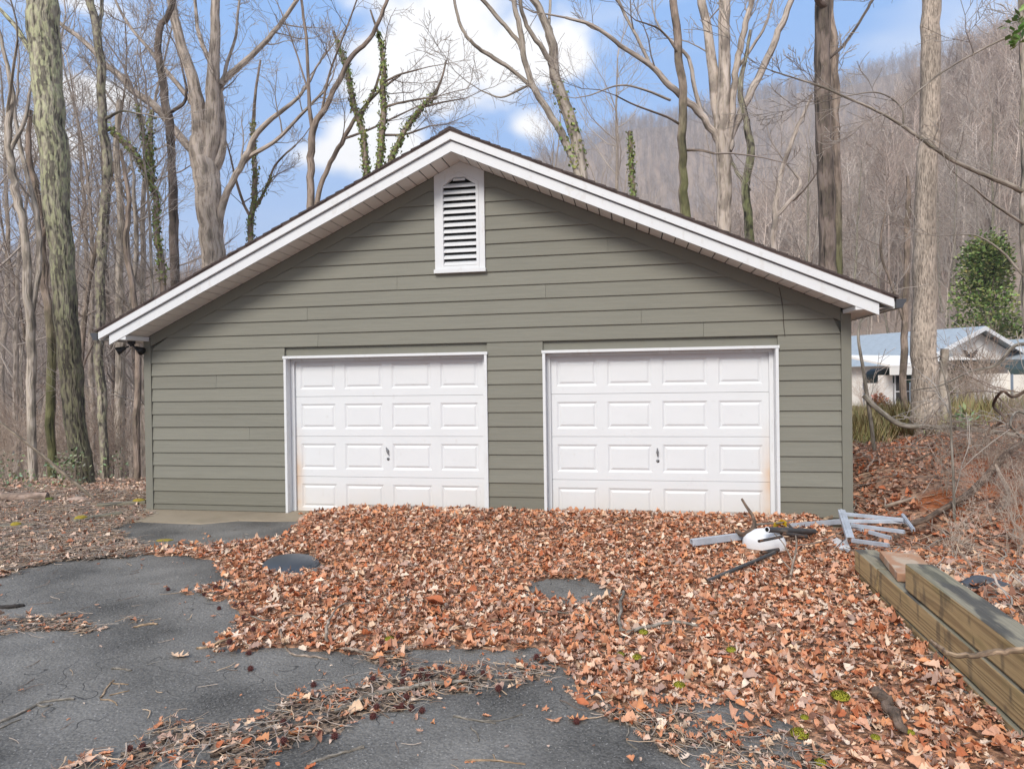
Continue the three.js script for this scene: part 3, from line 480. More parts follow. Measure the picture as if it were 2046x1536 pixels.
      uvq(V(a, y0, z - 0.04), V(a, y0, z), V(a, y1, z), V(a, y1, z - 0.04)); uvq(V(b, y0, z), V(b, y0, z - 0.04), V(b, y1, z - 0.04), V(b, y1, z));
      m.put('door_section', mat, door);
    }
    const seal = new MB(); seal.box(a, b, -0.045, -0.02, -0.155, -0.12); seal.put('bottom_seal', M.black, door);
    const hx = (a + b) / 2, hy = 0.875, hd = new MB(); hd.tube([V(hx, hy, -0.124), V(hx, hy, -0.095)], [0.02, 0.014], 10); const tilt = d ? 0.05 : 0.28;
    const dir = V(-Math.sin(tilt), Math.cos(tilt), 0); hd.tube([V(hx, hy, -0.098).addScaledVector(dir, -0.05), V(hx, hy, -0.092), V(hx, hy, -0.098).addScaledVector(dir, 0.055)], [0.008, 0.013, 0.007], 8); hd.put('handle', M.steel, door);
    const lk = new MB(); lk.tube([V(hx + 0.003, hy - 0.108, -0.124), V(hx + 0.003, hy - 0.108, -0.113)], [0.021, 0.019], 14); lk.put('lock', M.steel, door);
  });
}
{ // a dead vine strand on the siding
  const W = [[1557, 574], [1561, 592], [1565, 618], [1566, 642], [1569, 671]].map(([u, v]) => { const d = ray(u, v), n = V(GS, 0, GC), t = (V(GX, 0, GZ).addScaledVector(n, 0.03).sub(EYE)).dot(n) / d.dot(n); return EYE.clone().addScaledVector(d, t); }), o = thing('dead_vine', 'thin dark dead vine strand hanging on the siding above the right door corner', 'vine', null, W[0].clone()), [P, Rr] = path(W.map((p) => [p.clone().sub(W[0]), 0.004]), 4), m = new MB(true); m.tube(P, Rr, 5, { col: [0.06, 0.05, 0.04] }); m.put('stem', std({ vertexColors: true }), o);
}
// security light under the left eave
{
  const [x, z] = fromGarage(-4.86, 0.12), o = thing('security_light', 'small dark twin-head security light under the left eave', 'light fixture', null, V(x, 2.44, z), YAW + 0.3);
  const b = new MB(); b.tube([V(0, 0.02, 0), V(0, -0.03, 0)], [0.055, 0.05], 12); b.tube([V(0, -0.03, 0), V(0, -0.06, 0)], [0.03, 0.026], 10); b.put('mount', M.blackMetal, o);
  for (const s of [-1, 1]) { const h = new MB(), d = V(s * 0.8, -0.45, 0.35).normalize(), p = V(s * 0.03, -0.06, 0.01); h.tube([p, p.clone().addScaledVector(d, 0.05)], [0.012, 0.012], 8); h.tube([p.clone().addScaledVector(d, 0.05), p.clone().addScaledVector(d, 0.09), p.clone().addScaledVector(d, 0.17)], [0.025, 0.035, 0.062], 14); h.put('lamp_head', M.blackMetal, o); }
}

// ---------------------------------------------------------------- timber retaining wall
{
  const [ox, oz] = fromGarage(4.20, 2.1), wallT = thing('retaining_wall', 'low stacked timber retaining wall, weathered and mossy, along the drive', 'retaining wall', null, V(ox, 0, oz), YAW - 0.04);
  const tb = (z0, z1, y0, y1, dx, seed) => {                    // a timber along z with rounded edges; grain runs along
    const w = 0.185, h = y1 - y0 - 0.006, mt = new MB(), ms = new MB(), prof = [], rr = 0.014, N = Math.max(8, Math.round((z1 - z0) / 0.07));
    for (const [sx, sy, a0] of [[1, 1, 0], [-1, 1, 1], [-1, -1, 2], [1, -1, 3]]) for (let k = 0; k <= 3; k++) { const a = (a0 + k / 3) * Math.PI / 2; prof.push([sx * (w / 2 - rr) + rr * Math.cos(a), sy * (h / 2 - rr) + rr * Math.sin(a)]); }
    const ring = (i) => { const z = lerp(z0 + 0.004, z1 - 0.004, i / N); return prof.map(([x, y], k) => { const wear = 0.007 * (fbm(z * 3.2, seed * 3 + x * 14, y * 14, 3) - 0.5) + 0.004 * (noise3(z * 16, seed, k * 0.7) - 0.5), e = i === 0 || i === N ? 0.985 : 1, bow = 0.006 * Math.sin(z * 1.1 + seed); return V(dx + bow + x * e * (1 + wear * 6), (y0 + y1) / 2 + y * e * (1 + wear * 6), z); }); };
    let A = ring(0); const K = prof.length;
    for (let i = 0; i < N; i++) { const B = ring(i + 1); for (let k = 0; k < K; k++) { const j = (k + 1) % K, top = k >= 1 && k <= 6 && (prof[k][1] + prof[j][1]) / 2 > h / 2 - rr * 0.7, m = top ? mt : ms, n0 = m.count; m.quad(A[k], A[j], B[j], B[k]); [A[k], A[j], B[j], B[k]].forEach((p, q) => { m.t[(n0 + q) * 2] = (p.z + seed * 1.7) / 1.5; m.t[(n0 + q) * 2 + 1] = (top ? p.x + 0.5 : p.y + seed * 0.37) / 0.42; }); } A = B; }
    for (const [i, f] of [[0, 1], [N, 0]]) { const E = ring(i), c = E.reduce((q, p) => q.add(p), V(0, 0, 0)).multiplyScalar(1 / K); for (let k = 0; k < K; k++) f ? ms.tri(c, E[(k + 1) % K], E[k]) : ms.tri(c, E[k], E[(k + 1) % K]); for (let q = ms.count - K * 3; q < ms.count; q++) { ms.t[q * 2] = ms.p[q * 3] * 0.7; ms.t[q * 2 + 1] = ms.p[q * 3 + 1] / 0.42; } }
    const g = mergeGeometries([ms.geo(), mt.geo()], true);
    return part('timber', g, [M.timber, M.timberTop], wallT);
  };
  tb(0.03, 1.75, -0.13, 0.067, 0.004, 1); tb(1.755, 5.4, -0.13, 0.067, 0, 2);
  tb(0.0, 0.62, 0.07, 0.268, -0.004, 3); tb(0.625, 3.3, 0.07, 0.268, 0.004, 4); tb(3.305, 5.4, 0.07, 0.268, 0, 5);
  tb(1.19, 3.9, 0.271, 0.470, 0.006, 6); tb(3.905, 5.4, 0.271, 0.470, 0.002, 7);
  // clay paver with two holes lying across the lower step
  const [bx, bz] = fromGarage(4.27, 2.78), pv = thing('paver_block', 'weathered terracotta block with two holes lying across the timber wall', 'block', null, V(bx, 0.271, bz), YAW - 0.16);
  const sh = new THREE.Shape(); sh.moveTo(-0.12, -0.32); sh.lineTo(0.08, -0.32); sh.lineTo(0.14, -0.20); sh.lineTo(0.15, 0.33); sh.lineTo(-0.12, 0.34); sh.closePath();
  for (const [hx, hy] of [[0.05, 0.22], [0.05, -0.20]]) { const h = new THREE.Path(); h.absellipse(hx, hy, 0.016, 0.022, 0, 2 * Math.PI, true); sh.holes.push(h); }
  const g = new THREE.ExtrudeGeometry(sh, { depth: 0.052, bevelEnabled: true, bevelSize: 0.006, bevelThickness: 0.006, bevelSegments: 2 }); g.rotateX(-Math.PI / 2); g.translate(0, 0.006, 0);
  part('block_body', g, M.paver, pv);
}

// ---------------------------------------------------------------- fallen leaves
const LEAF = [];
{
  const strip = (n, wid, bend, cup, fold) => {                  // leaf with a midrib: 2 strips, edges torn and unequal
    const p = [], i = [], r = rng(Math.round(900 + bend * 77 + cup * 31 + n));
    for (let k = 0; k <= n; k++) { const t = k / n, y = t - 0.5, w = wid(t), wl = w * (0.72 + 0.5 * r()), wr = w * (0.72 + 0.5 * r()), sway = 0.05 * Math.sin(t * 5 + bend * 9), z0 = bend * 0.42 * (4 * (t - 0.5) ** 2) + 0.02 * Math.sin(k * 1.9), ql = 0.035 * (r() - 0.5), qr = 0.035 * (r() - 0.5); p.push(sway - wl, z0 + cup * wl * wl * 7 + fold * 0.7 * wl + ql, y + 0.05 * (r() - 0.5), sway, z0, y, sway + wr, z0 + cup * wr * wr * 7 - fold * 0.3 * wr + qr, y + 0.05 * (r() - 0.5)); }
    for (let k = 0; k < n; k++) for (const o of [0, 1]) { const a = k * 3 + o; i.push(a, a + 3, a + 1, a + 1, a + 3, a + 4); }
    const g = new THREE.BufferGeometry(); g.setAttribute('position', new THREE.Float32BufferAttribute(p, 3)); g.setIndex(i); g.computeVertexNormals(); return g;
  };
  const oak = (t) => (t < 0.08 || t > 0.985 ? 0.015 : (0.10 + 0.20 * Math.sin(Math.PI * Math.min(1, t * 1.05)) * (0.42 + 0.58 * Math.cos(t * 2 * Math.PI * 4))) * (t < 0.2 ? 0.5 : 1));
  const oval = (t) => 0.015 + 0.27 * Math.pow(Math.sin(Math.PI * t), 0.8), blunt = (t) => (t < 0.03 ? 0.05 : 0.13 + 0.17 * Math.sin(Math.PI * Math.min(1, 0.25 + t * 0.8))) * (t > 0.98 ? 0.7 : 1), slim = (t) => 0.012 + 0.15 * Math.sin(Math.PI * t);
  LEAF.push(strip(12, oak, 0.28, 0.3, 0.25), strip(12, oak, -0.35, -0.35, 0.1), strip(7, oval, 0.35, 0.45, 0.4), strip(7, oval, -0.3, 0.6, -0.2), strip(6, slim, 0.4, 0.8, 0.6), strip(8, oval, 0.15, 1.0, 0.9), strip(12, oak, 0.1, 0.8, -0.6), strip(9, blunt, 0.25, 0.5, 0.5));
  const star = (seed, k1, k2) => {
    const r = rng(seed), p = [0, 0.02, 0], i = [], n = 20;
    for (let k = 0; k < n; k++) { const a = k / n * 2 * Math.PI, lobe = [0.5, 0.30, 0.22, 0.32][k % 4] * (k > 8 && k < 12 ? 0.45 : 1) * (0.9 + r() * 0.25); const x = Math.cos(a) * lobe, z = Math.sin(a) * lobe; p.push(x, k1 * x * x + k2 * z * x + 0.12 * (r() - 0.5) + 0.5 * k1 * z, z); i.push(0, 1 + (k + 1) % n, 1 + k); }
    const g = new THREE.BufferGeometry(); g.setAttribute('position', new THREE.Float32BufferAttribute(p, 3)); g.setIndex(i); g.computeVertexNormals(); return g;
  };
  LEAF.push(star(3, 0.5, 0.4), star(8, -0.5, 0.5));
}
const HUES = [[208, 156, 124], [220, 182, 156], [194, 134, 100], [164, 106, 78], [208, 180, 162], [182, 106, 68], [204, 146, 112], [138, 96, 76], [224, 192, 162], [198, 134, 96], [174, 144, 130], [212, 148, 104], [204, 156, 130], [228, 206, 186]].map((c) => srgb(...c));
const leafTex = tex(128, (u, v) => { const g = 0.82 + 0.36 * fbm(u * 6, v * 6, 3, 4, 6, 6); return [g * 0.96, g * 0.95, g * 0.93]; });
for (const g of LEAF) { const p = g.attributes.position, t = []; for (let i = 0; i < p.count; i++) t.push(p.getX(i) * 1.2 + 0.5, p.getZ(i) * 1.2 + 0.5); g.setAttribute('uv', new THREE.Float32BufferAttribute(t, 2)); }
const leafMat = std({ map: leafTex, roughness: 0.75 }), leafMats = HUES.map((c) => std({ map: leafTex, color: c, roughness: 0.75 }));
const allLeaves = [];
{
  const r = rng(77), wgt = [4, 4, 3, 3, 2, 2, 4, 4, 1, 1], pick = () => { let k = r() * 28, i = 0; while ((k -= wgt[i]) > 0) i++; return i; };
  const add = (x, y, z, s, tilt, pal) => { let h = Math.floor(r() * HUES.length); if (pal) h = pal[Math.floor(r() * pal.length)]; allLeaves.push({ x, y, z, s, shape: pick(), hue: h, e: new THREE.Euler((r() - 0.5) * tilt, r() * 6.283, (r() - 0.5) * tilt), lum: 0.80 + r() * 0.32 }); };
  // in front of the garage
  for (let k = 0; k < 165000; k++) {
    const lx = lerp(-9.5, 4.3, r()), lz = lerp(-2.5, 7.2, r()), [x, z] = fromGarage(lx, lz); const [kind] = cover(x, z); if (kind === 'none') continue;
    const keep = { leafy: 0.35 + 0.65 * edgeIn(x, z), corner: 0.5, band: 0.30, lefty: 0.42, strip: 0.25 }[kind]; if (r() > keep) continue;
    { const [pu, pv] = toPx(x, 0.05, z); if (pu > 1488 && pu < 1570 && pv > 1068 && pv < 1104) continue; } const small = kind === 'band' || kind === 'corner' || kind === 'strip' || kind === 'lefty';
    const s = (small ? 0.03 + 0.05 * r() * r() * 1.3 : 0.024 + 0.066 * Math.pow(r(), 1.8)), base = bedHeight(x, z, kind);
    add(x, base + 0.004 + r() * (small ? 0.014 : 0.026), z, s, small ? 0.5 : (lz < 0.7 ? 1.25 : 0.75), kind === 'lefty' ? [1, 4, 4, 10, 10, 12, 13, 7, 3] : undefined);
  }
  // stragglers on the open asphalt
  for (let k = 0; k < 2600; k++) { const lx = lerp(-7.5, 4.2, r()), lz = lerp(0.4, 6.4, r()), [x, z] = fromGarage(lx, lz); const nearby = [[0.25, 0], [-0.25, 0], [0, 0.25], [0, -0.25]].some(([a, b]) => cover(x + a, z + b)[0] !== 'none'); if (cover(x, z)[0] === 'none' && r() < (nearby ? 0.75 : 0.12)) add(x, driveHeight(x, z) + 0.008, z, 0.014 + 0.055 * r() * r(), 0.5); }
  // behind the timbers and on the bank
  for (let k = 0; k < 26000; k++) {
    const lx = lerp(4.1, 10.5, r()), lz = lerp(-5.5, 5.5, r()), [x, z] = fromGarage(lx, lz); if ((lx < 4.75 && lz < 0.2) || (lz > 2.05 && lx + 0.04 * (lz - 2.1) < 4.30)) continue; const y = H(x, z), [u, v] = toPx(x, y, z);
    if (u > 2150) continue; if (CLAY.some(([a, b, p, q]) => ((u - a) / p) ** 2 + ((v - b) / q) ** 2 < 0.9) && r() < 0.95) continue;
    add(x, y + 0.005 + r() * 0.035, z, 0.045 + 0.06 * r(), 1.1, lz < 1.2 && lx < 7.5 ? [3, 7, 10, 2, 5, 7, 12, 0] : undefined);  // shade beside the garage corner painted into darker leaf hues
  }
  // left of the drive and the crest behind
  for (let k = 0; k < 9000; k++) { const [x, z] = fromGarage(lerp(-14, -4.9, r()), lerp(-4.5, 1.2, r())), [lx] = toGarage(x, z); if (cover(x, z)[0] !== 'none') continue; if (onPlane && toPx(x, 0, z)[1] > 1150) continue; add(x, H(x, z) + 0.006 + r() * 0.03, z, 0.045 + 0.05 * r(), 1.0, [1, 4, 4, 10, 10, 12, 13]); }
}
const litter = thing('leaf_litter', 'rust-brown oak and maple leaves carpeting the drive and bank', 'leaves');
litter.userData.kind = 'stuff';
{
  // matted leaves under the loose ones
  const mb = new MB(), md = new MB(), s = 0.07, ids = [new Map(), new Map()];
  const vid = (i, j, mb, id) => { const key = i * 10000 + j; if (!id.has(key)) { const x = i * s, z = j * s, [k] = cover(x, z); id.set(key, mb.vert(V(x, k === 'none' ? -0.03 : k === 'band' || k === 'corner' || k === 'strip' ? driveHeight(x, z) - 0.008 + 0.02 * (noise3(x * 9, 3, z * 9)) : bedHeight(x, z, k) - 0.012 + 0.012 * noise3(x * 14, 3, z * 14), z), V(0, 1, 0), x / 0.9, z / 0.9)); } return id.get(key); };
  for (let i = -215; i < 65; i++) for (let j = -170; j < 0; j++) { const k = cover((i + 0.5) * s, (j + 0.5) * s)[0]; if (k === 'none') continue; const q = k === 'leafy' ? [mb, ids[0]] : [md, ids[1]]; q[0].i.push(vid(i, j, ...q), vid(i, j + 1, ...q), vid(i + 1, j + 1, ...q), vid(i, j, ...q), vid(i + 1, j + 1, ...q), vid(i + 1, j, ...q)); }
  const g = mb.geo(); g.computeVertexNormals(); part('leaf_mat', g, M.leafBed, litter, 'stuff');
  const g2 = md.geo(); g2.computeVertexNormals(); part('twig_mat', g2, M.debris, litter, 'stuff');
  // the 300 leaves that show largest, one by one; all others together
  const q = new THREE.Quaternion(), m4 = new THREE.Matrix4(), sizeOf = (l) => { const [u, v] = toPx(l.x, l.y, l.z); return l.z > -1.5 || u < -20 || u > 2066 || v > 1550 ? 0 : l.s / -l.z; };
  allLeaves.sort((a, b) => sizeOf(b) - sizeOf(a));
  allLeaves.slice(0, 300).forEach((l) => { const m = part('leaf', LEAF[l.shape], leafMats[l.hue], litter); m.position.set(l.x, l.y, l.z); m.rotation.copy(l.e); m.scale.setScalar(l.s); });
  const rest = allLeaves.slice(300), c = new THREE.Color();
  LEAF.forEach((geo, k) => {
    const L = rest.filter((l) => l.shape === k), im = new THREE.InstancedMesh(geo, leafMat, L.length);
    L.forEach((l, i) => { q.setFromEuler(l.e); m4.compose(V(l.x, l.y, l.z), q, V(l.s, l.s, l.s)); im.setMatrixAt(i, m4); im.setColorAt(i, c.copy(HUES[l.hue]).multiplyScalar(l.lum)); });
    im.name = 'leaf_layer'; im.userData.kind = 'stuff'; im.castShadow = im.receiveShadow = true; litter.add(im);
  });
}

// ---------------------------------------------------------------- sticks, seed balls, moss on the ground
const groundY = (x, z) => { const k = cover(x, z)[0], [lx] = toGarage(x, z); return lx > 4.3 || lx < -8 ? Math.max(H(x, z), 0) + 0.02 : k === 'none' ? driveHeight(x, z) : bedHeight(x, z, k) + (k === 'leafy' ? 0.030 : 0.012); };
const onGround = (u, v, lift = 0) => { let y = 0, p; for (let k = 0; k < 6; k++) { p = onPlane(u, v, y); y = groundY(p.x, p.z) + lift; } return onPlane(u, v, y); };
const STICKCOL = { pale: [0.42, 0.34, 0.28], grey: [0.30, 0.27, 0.235], brown: [0.20, 0.14, 0.105], dark: [0.05, 0.042, 0.04], tan: [0.50, 0.36, 0.24] };
const stickMat = std({ ...barkTexture(81, 6, 4, 0.6, 0.1, 0.5), vertexColors: true, bumpScale: 0.004 });
function stick(label, pts, rpx, col, { lift = 0, group = null, forks = [], category = 'stick', name = 'fallen_stick' } = {}) {
  const W = pts.map(([u, v, up = 0]) => { const p = onGround(u, v, lift); p.y += up; return p; }), o = thing(name, label, category, group, W[0].clone());
  const run = (P, r0, r1, nm) => { const m = new MB(true), rr = rng(Math.round(P[0].x * 1000 + P[0].z * 100)), L = P.map((p, k) => [p.clone().sub(W[0]).add(V(0, r0 * 0.6, 0)), lerp(r0, r1, k / Math.max(1, P.length - 1)) * (0.9 + 0.25 * rr())]); const [a, b] = path(L, 6); for (let k = 1; k < a.length - 1; k++) a[k].add(V(noise3(k * 0.9, r0 * 900, 1) - 0.5, 0.5 * (noise3(k * 0.9, r0 * 900, 4) - 0.5), noise3(k * 0.9, r0 * 900, 9) - 0.5).multiplyScalar(r0 * 1.6)); m.tube(a, b, r0 > 0.012 ? 9 : 6, { col: (k) => STICKCOL[col].map((c) => c * (0.65 + 0.7 * noise3(k * 0.8, r0 * 700, 2))), rough: 0.6, vs: 2.5 }); m.put(nm, stickMat, o); };
  const r0 = 0.8 * rpx * -W[0].z / FPX; run(W, r0, r0 * 0.75, 'stem');
  for (const f of forks) run(f.map(([u, v, up = 0]) => { const p = onGround(u, v, lift); p.y += up; return p; }), r0 * 0.7, r0 * 0.4, 'fork');
  return o;
}
stick('long pale bark-covered stick lying across the debris in the foreground', [[668, 1424], [700, 1410], [760, 1386], [812, 1378], [852, 1370], [900, 1366], [934, 1362]], 6, 'grey', {});
stick('dark straight stick sloping towards the lower left debris pile', [[420, 1512], [470, 1492], [540, 1466], [600, 1450], [676, 1436]], 5.5, 'brown', {});
stick('pale lower stick beside the dark straight one', [[440, 1500], [520, 1462], [580, 1436], [640, 1412]], 3, 'pale', {});
stick('forked stick reaching in from the left edge of the asphalt', [[-20, 1452], [30, 1432], [86, 1404], [148, 1398]], 4.5, 'grey', { forks: [[[70, 1410], [90, 1412], [104, 1408]], [[-15, 1462], [40, 1438]]] });
stick('bent grey branch lying on the leaves right of centre', [[1246, 1196, 0.05], [1240, 1230, 0.03], [1246, 1263], [1300, 1254], [1350, 1246], [1394, 1252]], 4.2, 'grey', {});
stick('black stick at the left edge of the drive', [[-10, 1214], [20, 1215], [46, 1212]], 5, 'dark', {});
stick('small cluster of crossed twigs on the bare asphalt', [[200, 1395], [216, 1372], [226, 1360]], 3, 'tan', { forks: [[[218, 1390], [258, 1380]], [[200, 1398], [222, 1400], [234, 1410]], [[224, 1366], [256, 1368]]] });
stick('short broken twig on the asphalt near the moss streak', [[222, 1337], [240, 1337], [262, 1340]], 3, 'grey', {});
stick('curved pale twig at the leaf edge left of centre', [[392, 1297], [415, 1294], [440, 1283], [462, 1276]], 4, 'tan', {});
stick('crooked pale twig curling across the leaf edge', [[560, 1264, 0.02], [566, 1290], [585, 1308], [620, 1313], [655, 1318]], 3.2, 'pale', {});
stick('kinked branch standing out of the leaves at the asphalt edge', [[655, 1258, 0.06], [652, 1284, 0.02], [668, 1294], [700, 1298], [730, 1305], [760, 1316]], 4, 'pale', { forks: [[[655, 1258, 0.06], [690, 1212, 0.02], [740, 1206]]] });
stick('pale forked twig in the middle of the bare asphalt', [[905, 1432], [940, 1438], [990, 1446]], 3, 'grey', { forks: [[[950, 1440], [1000, 1440], [1044, 1428]], [[940, 1452], [955, 1470], [957, 1482]]] });
stick('thin twig with two tips at the bottom of the drive', [[930, 1522], [990, 1520], [1050, 1528]], 3, 'tan', { forks: [[[990, 1520], [985, 1508]]] });
stick('wavy twig at the lower right edge of the asphalt', [[1246, 1432], [1256, 1456], [1252, 1480], [1275, 1498]], 2.6, 'grey', {});
stick('upright wavy twig among leaves beside the lower right asphalt', [[1338, 1404], [1352, 1440], [1364, 1484]], 2.6, 'tan', {});
stick('stick at the bottom left corner of the debris', [[612, 1530], [650, 1516], [690, 1504], [728, 1494]], 5, 'grey', {});
stick('short pale stick on the left asphalt beside the litter strip', [[266, 1254], [300, 1248], [314, 1248]], 3.4, 'tan', {});
stick('blackened wood chunk sunk in the leaves near the timber wall', [[1752, 1384, -0.01], [1768, 1404, 0.0], [1786, 1432, 0.0], [1806, 1462, -0.02]], 13, 'brown', { category: 'wood chunk', name: 'wood_chunk' });
stick('thin bare twig curving over the leaves at the left of centre', [[500, 1232], [530, 1240], [560, 1236], [610, 1228]], 2.2, 'grey', {});
stick('pale thin stem lying by the bare asphalt oval', [[1072, 1222], [1120, 1224], [1170, 1232], [1196, 1250]], 2.2, 'grey', {});
{
  // twig scatter nobody could count
  const r = rng(31), geos = []; for (let k = 0; k < 4; k++) { const m = new MB(true), P = []; let p = V(-0.5, 0, 0), a = 0; for (let i = 0; i < 5; i++) { P.push([p.clone(), 0.024 - i * 0.003]); a += (r() - 0.5) * 1.1; p = p.clone().add(V(Math.cos(a) * 0.25, (r() - 0.5) * 0.06, Math.sin(a) * 0.25)); } const [x, y] = path(P, 1); m.tube(x, y, 4, { col: [1, 1, 1], cap: false }); geos.push(m.geo()); }
  const L = [[], [], [], []];
  for (let k = 0; k < 80000; k++) {
    const lx = lerp(-10, 4.25, r()), lz = lerp(-2.5, 7, r()), [x, z] = fromGarage(lx, lz), [kind] = cover(x, z), keep = { band: 0.9, corner: 0.75, lefty: 0.9, strip: 0.9, leafy: 0.02, none: 0.014 }[kind]; if (r() > keep || (kind === 'none' && (z > -1 || lz < 0.3 || lx < -8))) continue;
    L[Math.floor(r() * 4)].push([x, (kind === 'none' ? driveHeight(x, z) + 0.004 : bedHeight(x, z, kind) + 0.008 + r() * 0.025), z, (kind === 'lefty' ? 0.16 : 0.07) + 0.18 * r() * r(), r() * 6.283, (r() - 0.5) * 0.3, ['pale', 'grey', 'tan', 'brown', 'brown', 'pale'][Math.floor(r() * 6)]]);
  }
  for (let k = 0; k < 4600; k++) { const [x, z] = fromGarage(lerp(4.36, 10, r()), lerp(-5, 5, r())); const [lx, lz] = toGarage(x, z); if (lx < 4.9 && lz < 0.6) continue; L[Math.floor(r() * 4)].push([x, H(x, z) + 0.02 + r() * 0.05, z, 0.15 + 0.4 * r() * r(), r() * 6.283, (r() - 0.5) * 0.9, ['pale', 'grey', 'tan', 'brown'][Math.floor(r() * 4)]]); }
  for (let k = 0; k < 2400; k++) { const [x, z] = fromGarage(lerp(-14, -4.8, r()), lerp(-4, 0.6, r())); L[Math.floor(r() * 4)].push([x, H(x, z) + 0.02 + r() * 0.04, z, 0.15 + 0.35 * r() * r(), r() * 6.283, (r() - 0.5) * 0.4, ['pale', 'grey', 'tan', 'brown'][Math.floor(r() * 4)]]); }
  const o = thing('twig_litter', 'thin broken twigs scattered over the drive edges and bank', 'twigs'); o.userData.kind = 'stuff';
  geos.forEach((g, k) => { const im = new THREE.InstancedMesh(g, BARK.twig, L[k].length), q = new THREE.Quaternion(), m4 = new THREE.Matrix4(), c = new THREE.Color(); L[k].forEach(([x, y, z, s, a, t, col], i) => { q.setFromEuler(new THREE.Euler(0, a, t, 'YXZ')); const th = clamp(0.10 / s, 0.35, 1.3) * s; m4.compose(V(x, y, z), q, V(s, th, s * 0.9)); im.setMatrixAt(i, m4); im.setColorAt(i, c.setRGB(...STICKCOL[col]).multiplyScalar(0.8 + 0.4 * r())); }); im.name = 'twig_layer'; im.userData.kind = 'stuff'; im.castShadow = im.receiveShadow = true; o.add(im); });
}
{
  // spiky sweetgum seed balls
  const m = new MB(), ic = new THREE.IcosahedronGeometry(0.72, 1), p = ic.attributes.position, dirs = new THREE.IcosahedronGeometry(1, 1).attributes.position, seen = new Set();
  for (let k = 0; k < p.count; k += 3) m.tri(V(p.getX(k), p.getY(k), p.getZ(k)), V(p.getX(k + 1), p.getY(k + 1), p.getZ(k + 1)), V(p.getX(k + 2), p.getY(k + 2), p.getZ(k + 2)));
  for (let k = 0; k < dirs.count; k++) { const d = V(dirs.getX(k), dirs.getY(k), dirs.getZ(k)), key = [d.x, d.y, d.z].map((q) => q.toFixed(2)).join(); if (seen.has(key)) continue; seen.add(key); const a = Math.abs(d.y) < 0.9 ? V(0, 1, 0).cross(d).normalize() : V(1, 0, 0).cross(d).normalize(), b = d.clone().cross(a), P = [0, 1, 2].map((i) => d.clone().multiplyScalar(0.6).addScaledVector(a, 0.22 * Math.cos(i * 2.094)).addScaledVector(b, 0.22 * Math.sin(i * 2.094))), tip = d.clone().multiplyScalar(1.35); for (let i = 0; i < 3; i++) m.tri(P[i], P[(i + 1) % 3], tip); }
  const g = m.geo(), r = rng(19); let first = null;
  const spots = [[803, 1414], [812, 1398], [843, 1424], [822, 1420], [797, 1420], [855, 1352], [842, 1344], [855, 1366], [804, 1366], [807, 1342], [838, 1356], [806, 1350], [925, 1350], [965, 1348], [996, 1380], [1020, 1356], [1072, 1316], [752, 1417], [745, 1436], [790, 1420], [762, 1288], [795, 1276], [458, 1286], [497, 1308], [500, 1340], [470, 1214], [484, 1210], [437, 1218], [504, 1228], [430, 1176], [470, 1174], [486, 1238], [506, 1260], [284, 1496], [258, 1500], [566, 1446], [640, 1470], [745, 1360], [626, 1372], [566, 1486], [1152, 1446], [880, 1340], [335, 1180], [408, 1190], [668, 1476]];
  for (const [u, v] of spots) {
    let o; if (!first) { o = first = new THREE.Group(); part('spiky_ball', g, M.burr, o); const st = new MB(); st.tube([V(0, 0.9, 0), V(0.25, 1.5, 0.1), V(0.6, 2.0, 0.1)], [0.09, 0.07, 0.06], 4); st.put('stalk', M.burr, o); } else o = first.clone();
    o.name = numbered('seed_ball'); const p2 = onGround(u, v, 0.0), s = 0.0155 + 0.004 * r(); o.position.set(p2.x, p2.y + s * 0.8, p2.z); o.scale.setScalar(s); o.rotation.set(r() * 6, r() * 6, r() * 6); scene.add(o);
    tag(o, 'dark red spiky seed ball lying among twigs and leaves on the drive', 'seed ball', 'spiky seed balls on the drive');
  }
}
function blob(name, pts, mat, label, category, group, { seed = 1, rough = 0.3, sy = 1, detail = 3 } = {}) {       // lump of stone or moss: centre, half sizes
  const [c, sx, sh, sz, turn = 0] = pts, g = new THREE.IcosahedronGeometry(1, detail), p = g.attributes.position; const t = [];
  for (let i = 0; i < p.count; i++) { const x = p.getX(i), y = p.getY(i), z = p.getZ(i), f = 1 + rough * (fbm(x * 1.4 + seed * 7, y * 1.4 + 4, z * 1.4 + seed, 3) - 0.5) * 2; p.setXYZ(i, x * f * sx, y * f * sh, z * f * sz); t.push(x * 1.2, z * 1.2 + y); }
  g.setAttribute('uv', new THREE.Float32BufferAttribute(t, 2)); g.computeVertexNormals();
  const o = thing(name, label, category, group, c, turn); part('body', g, mat, o); return o;
}
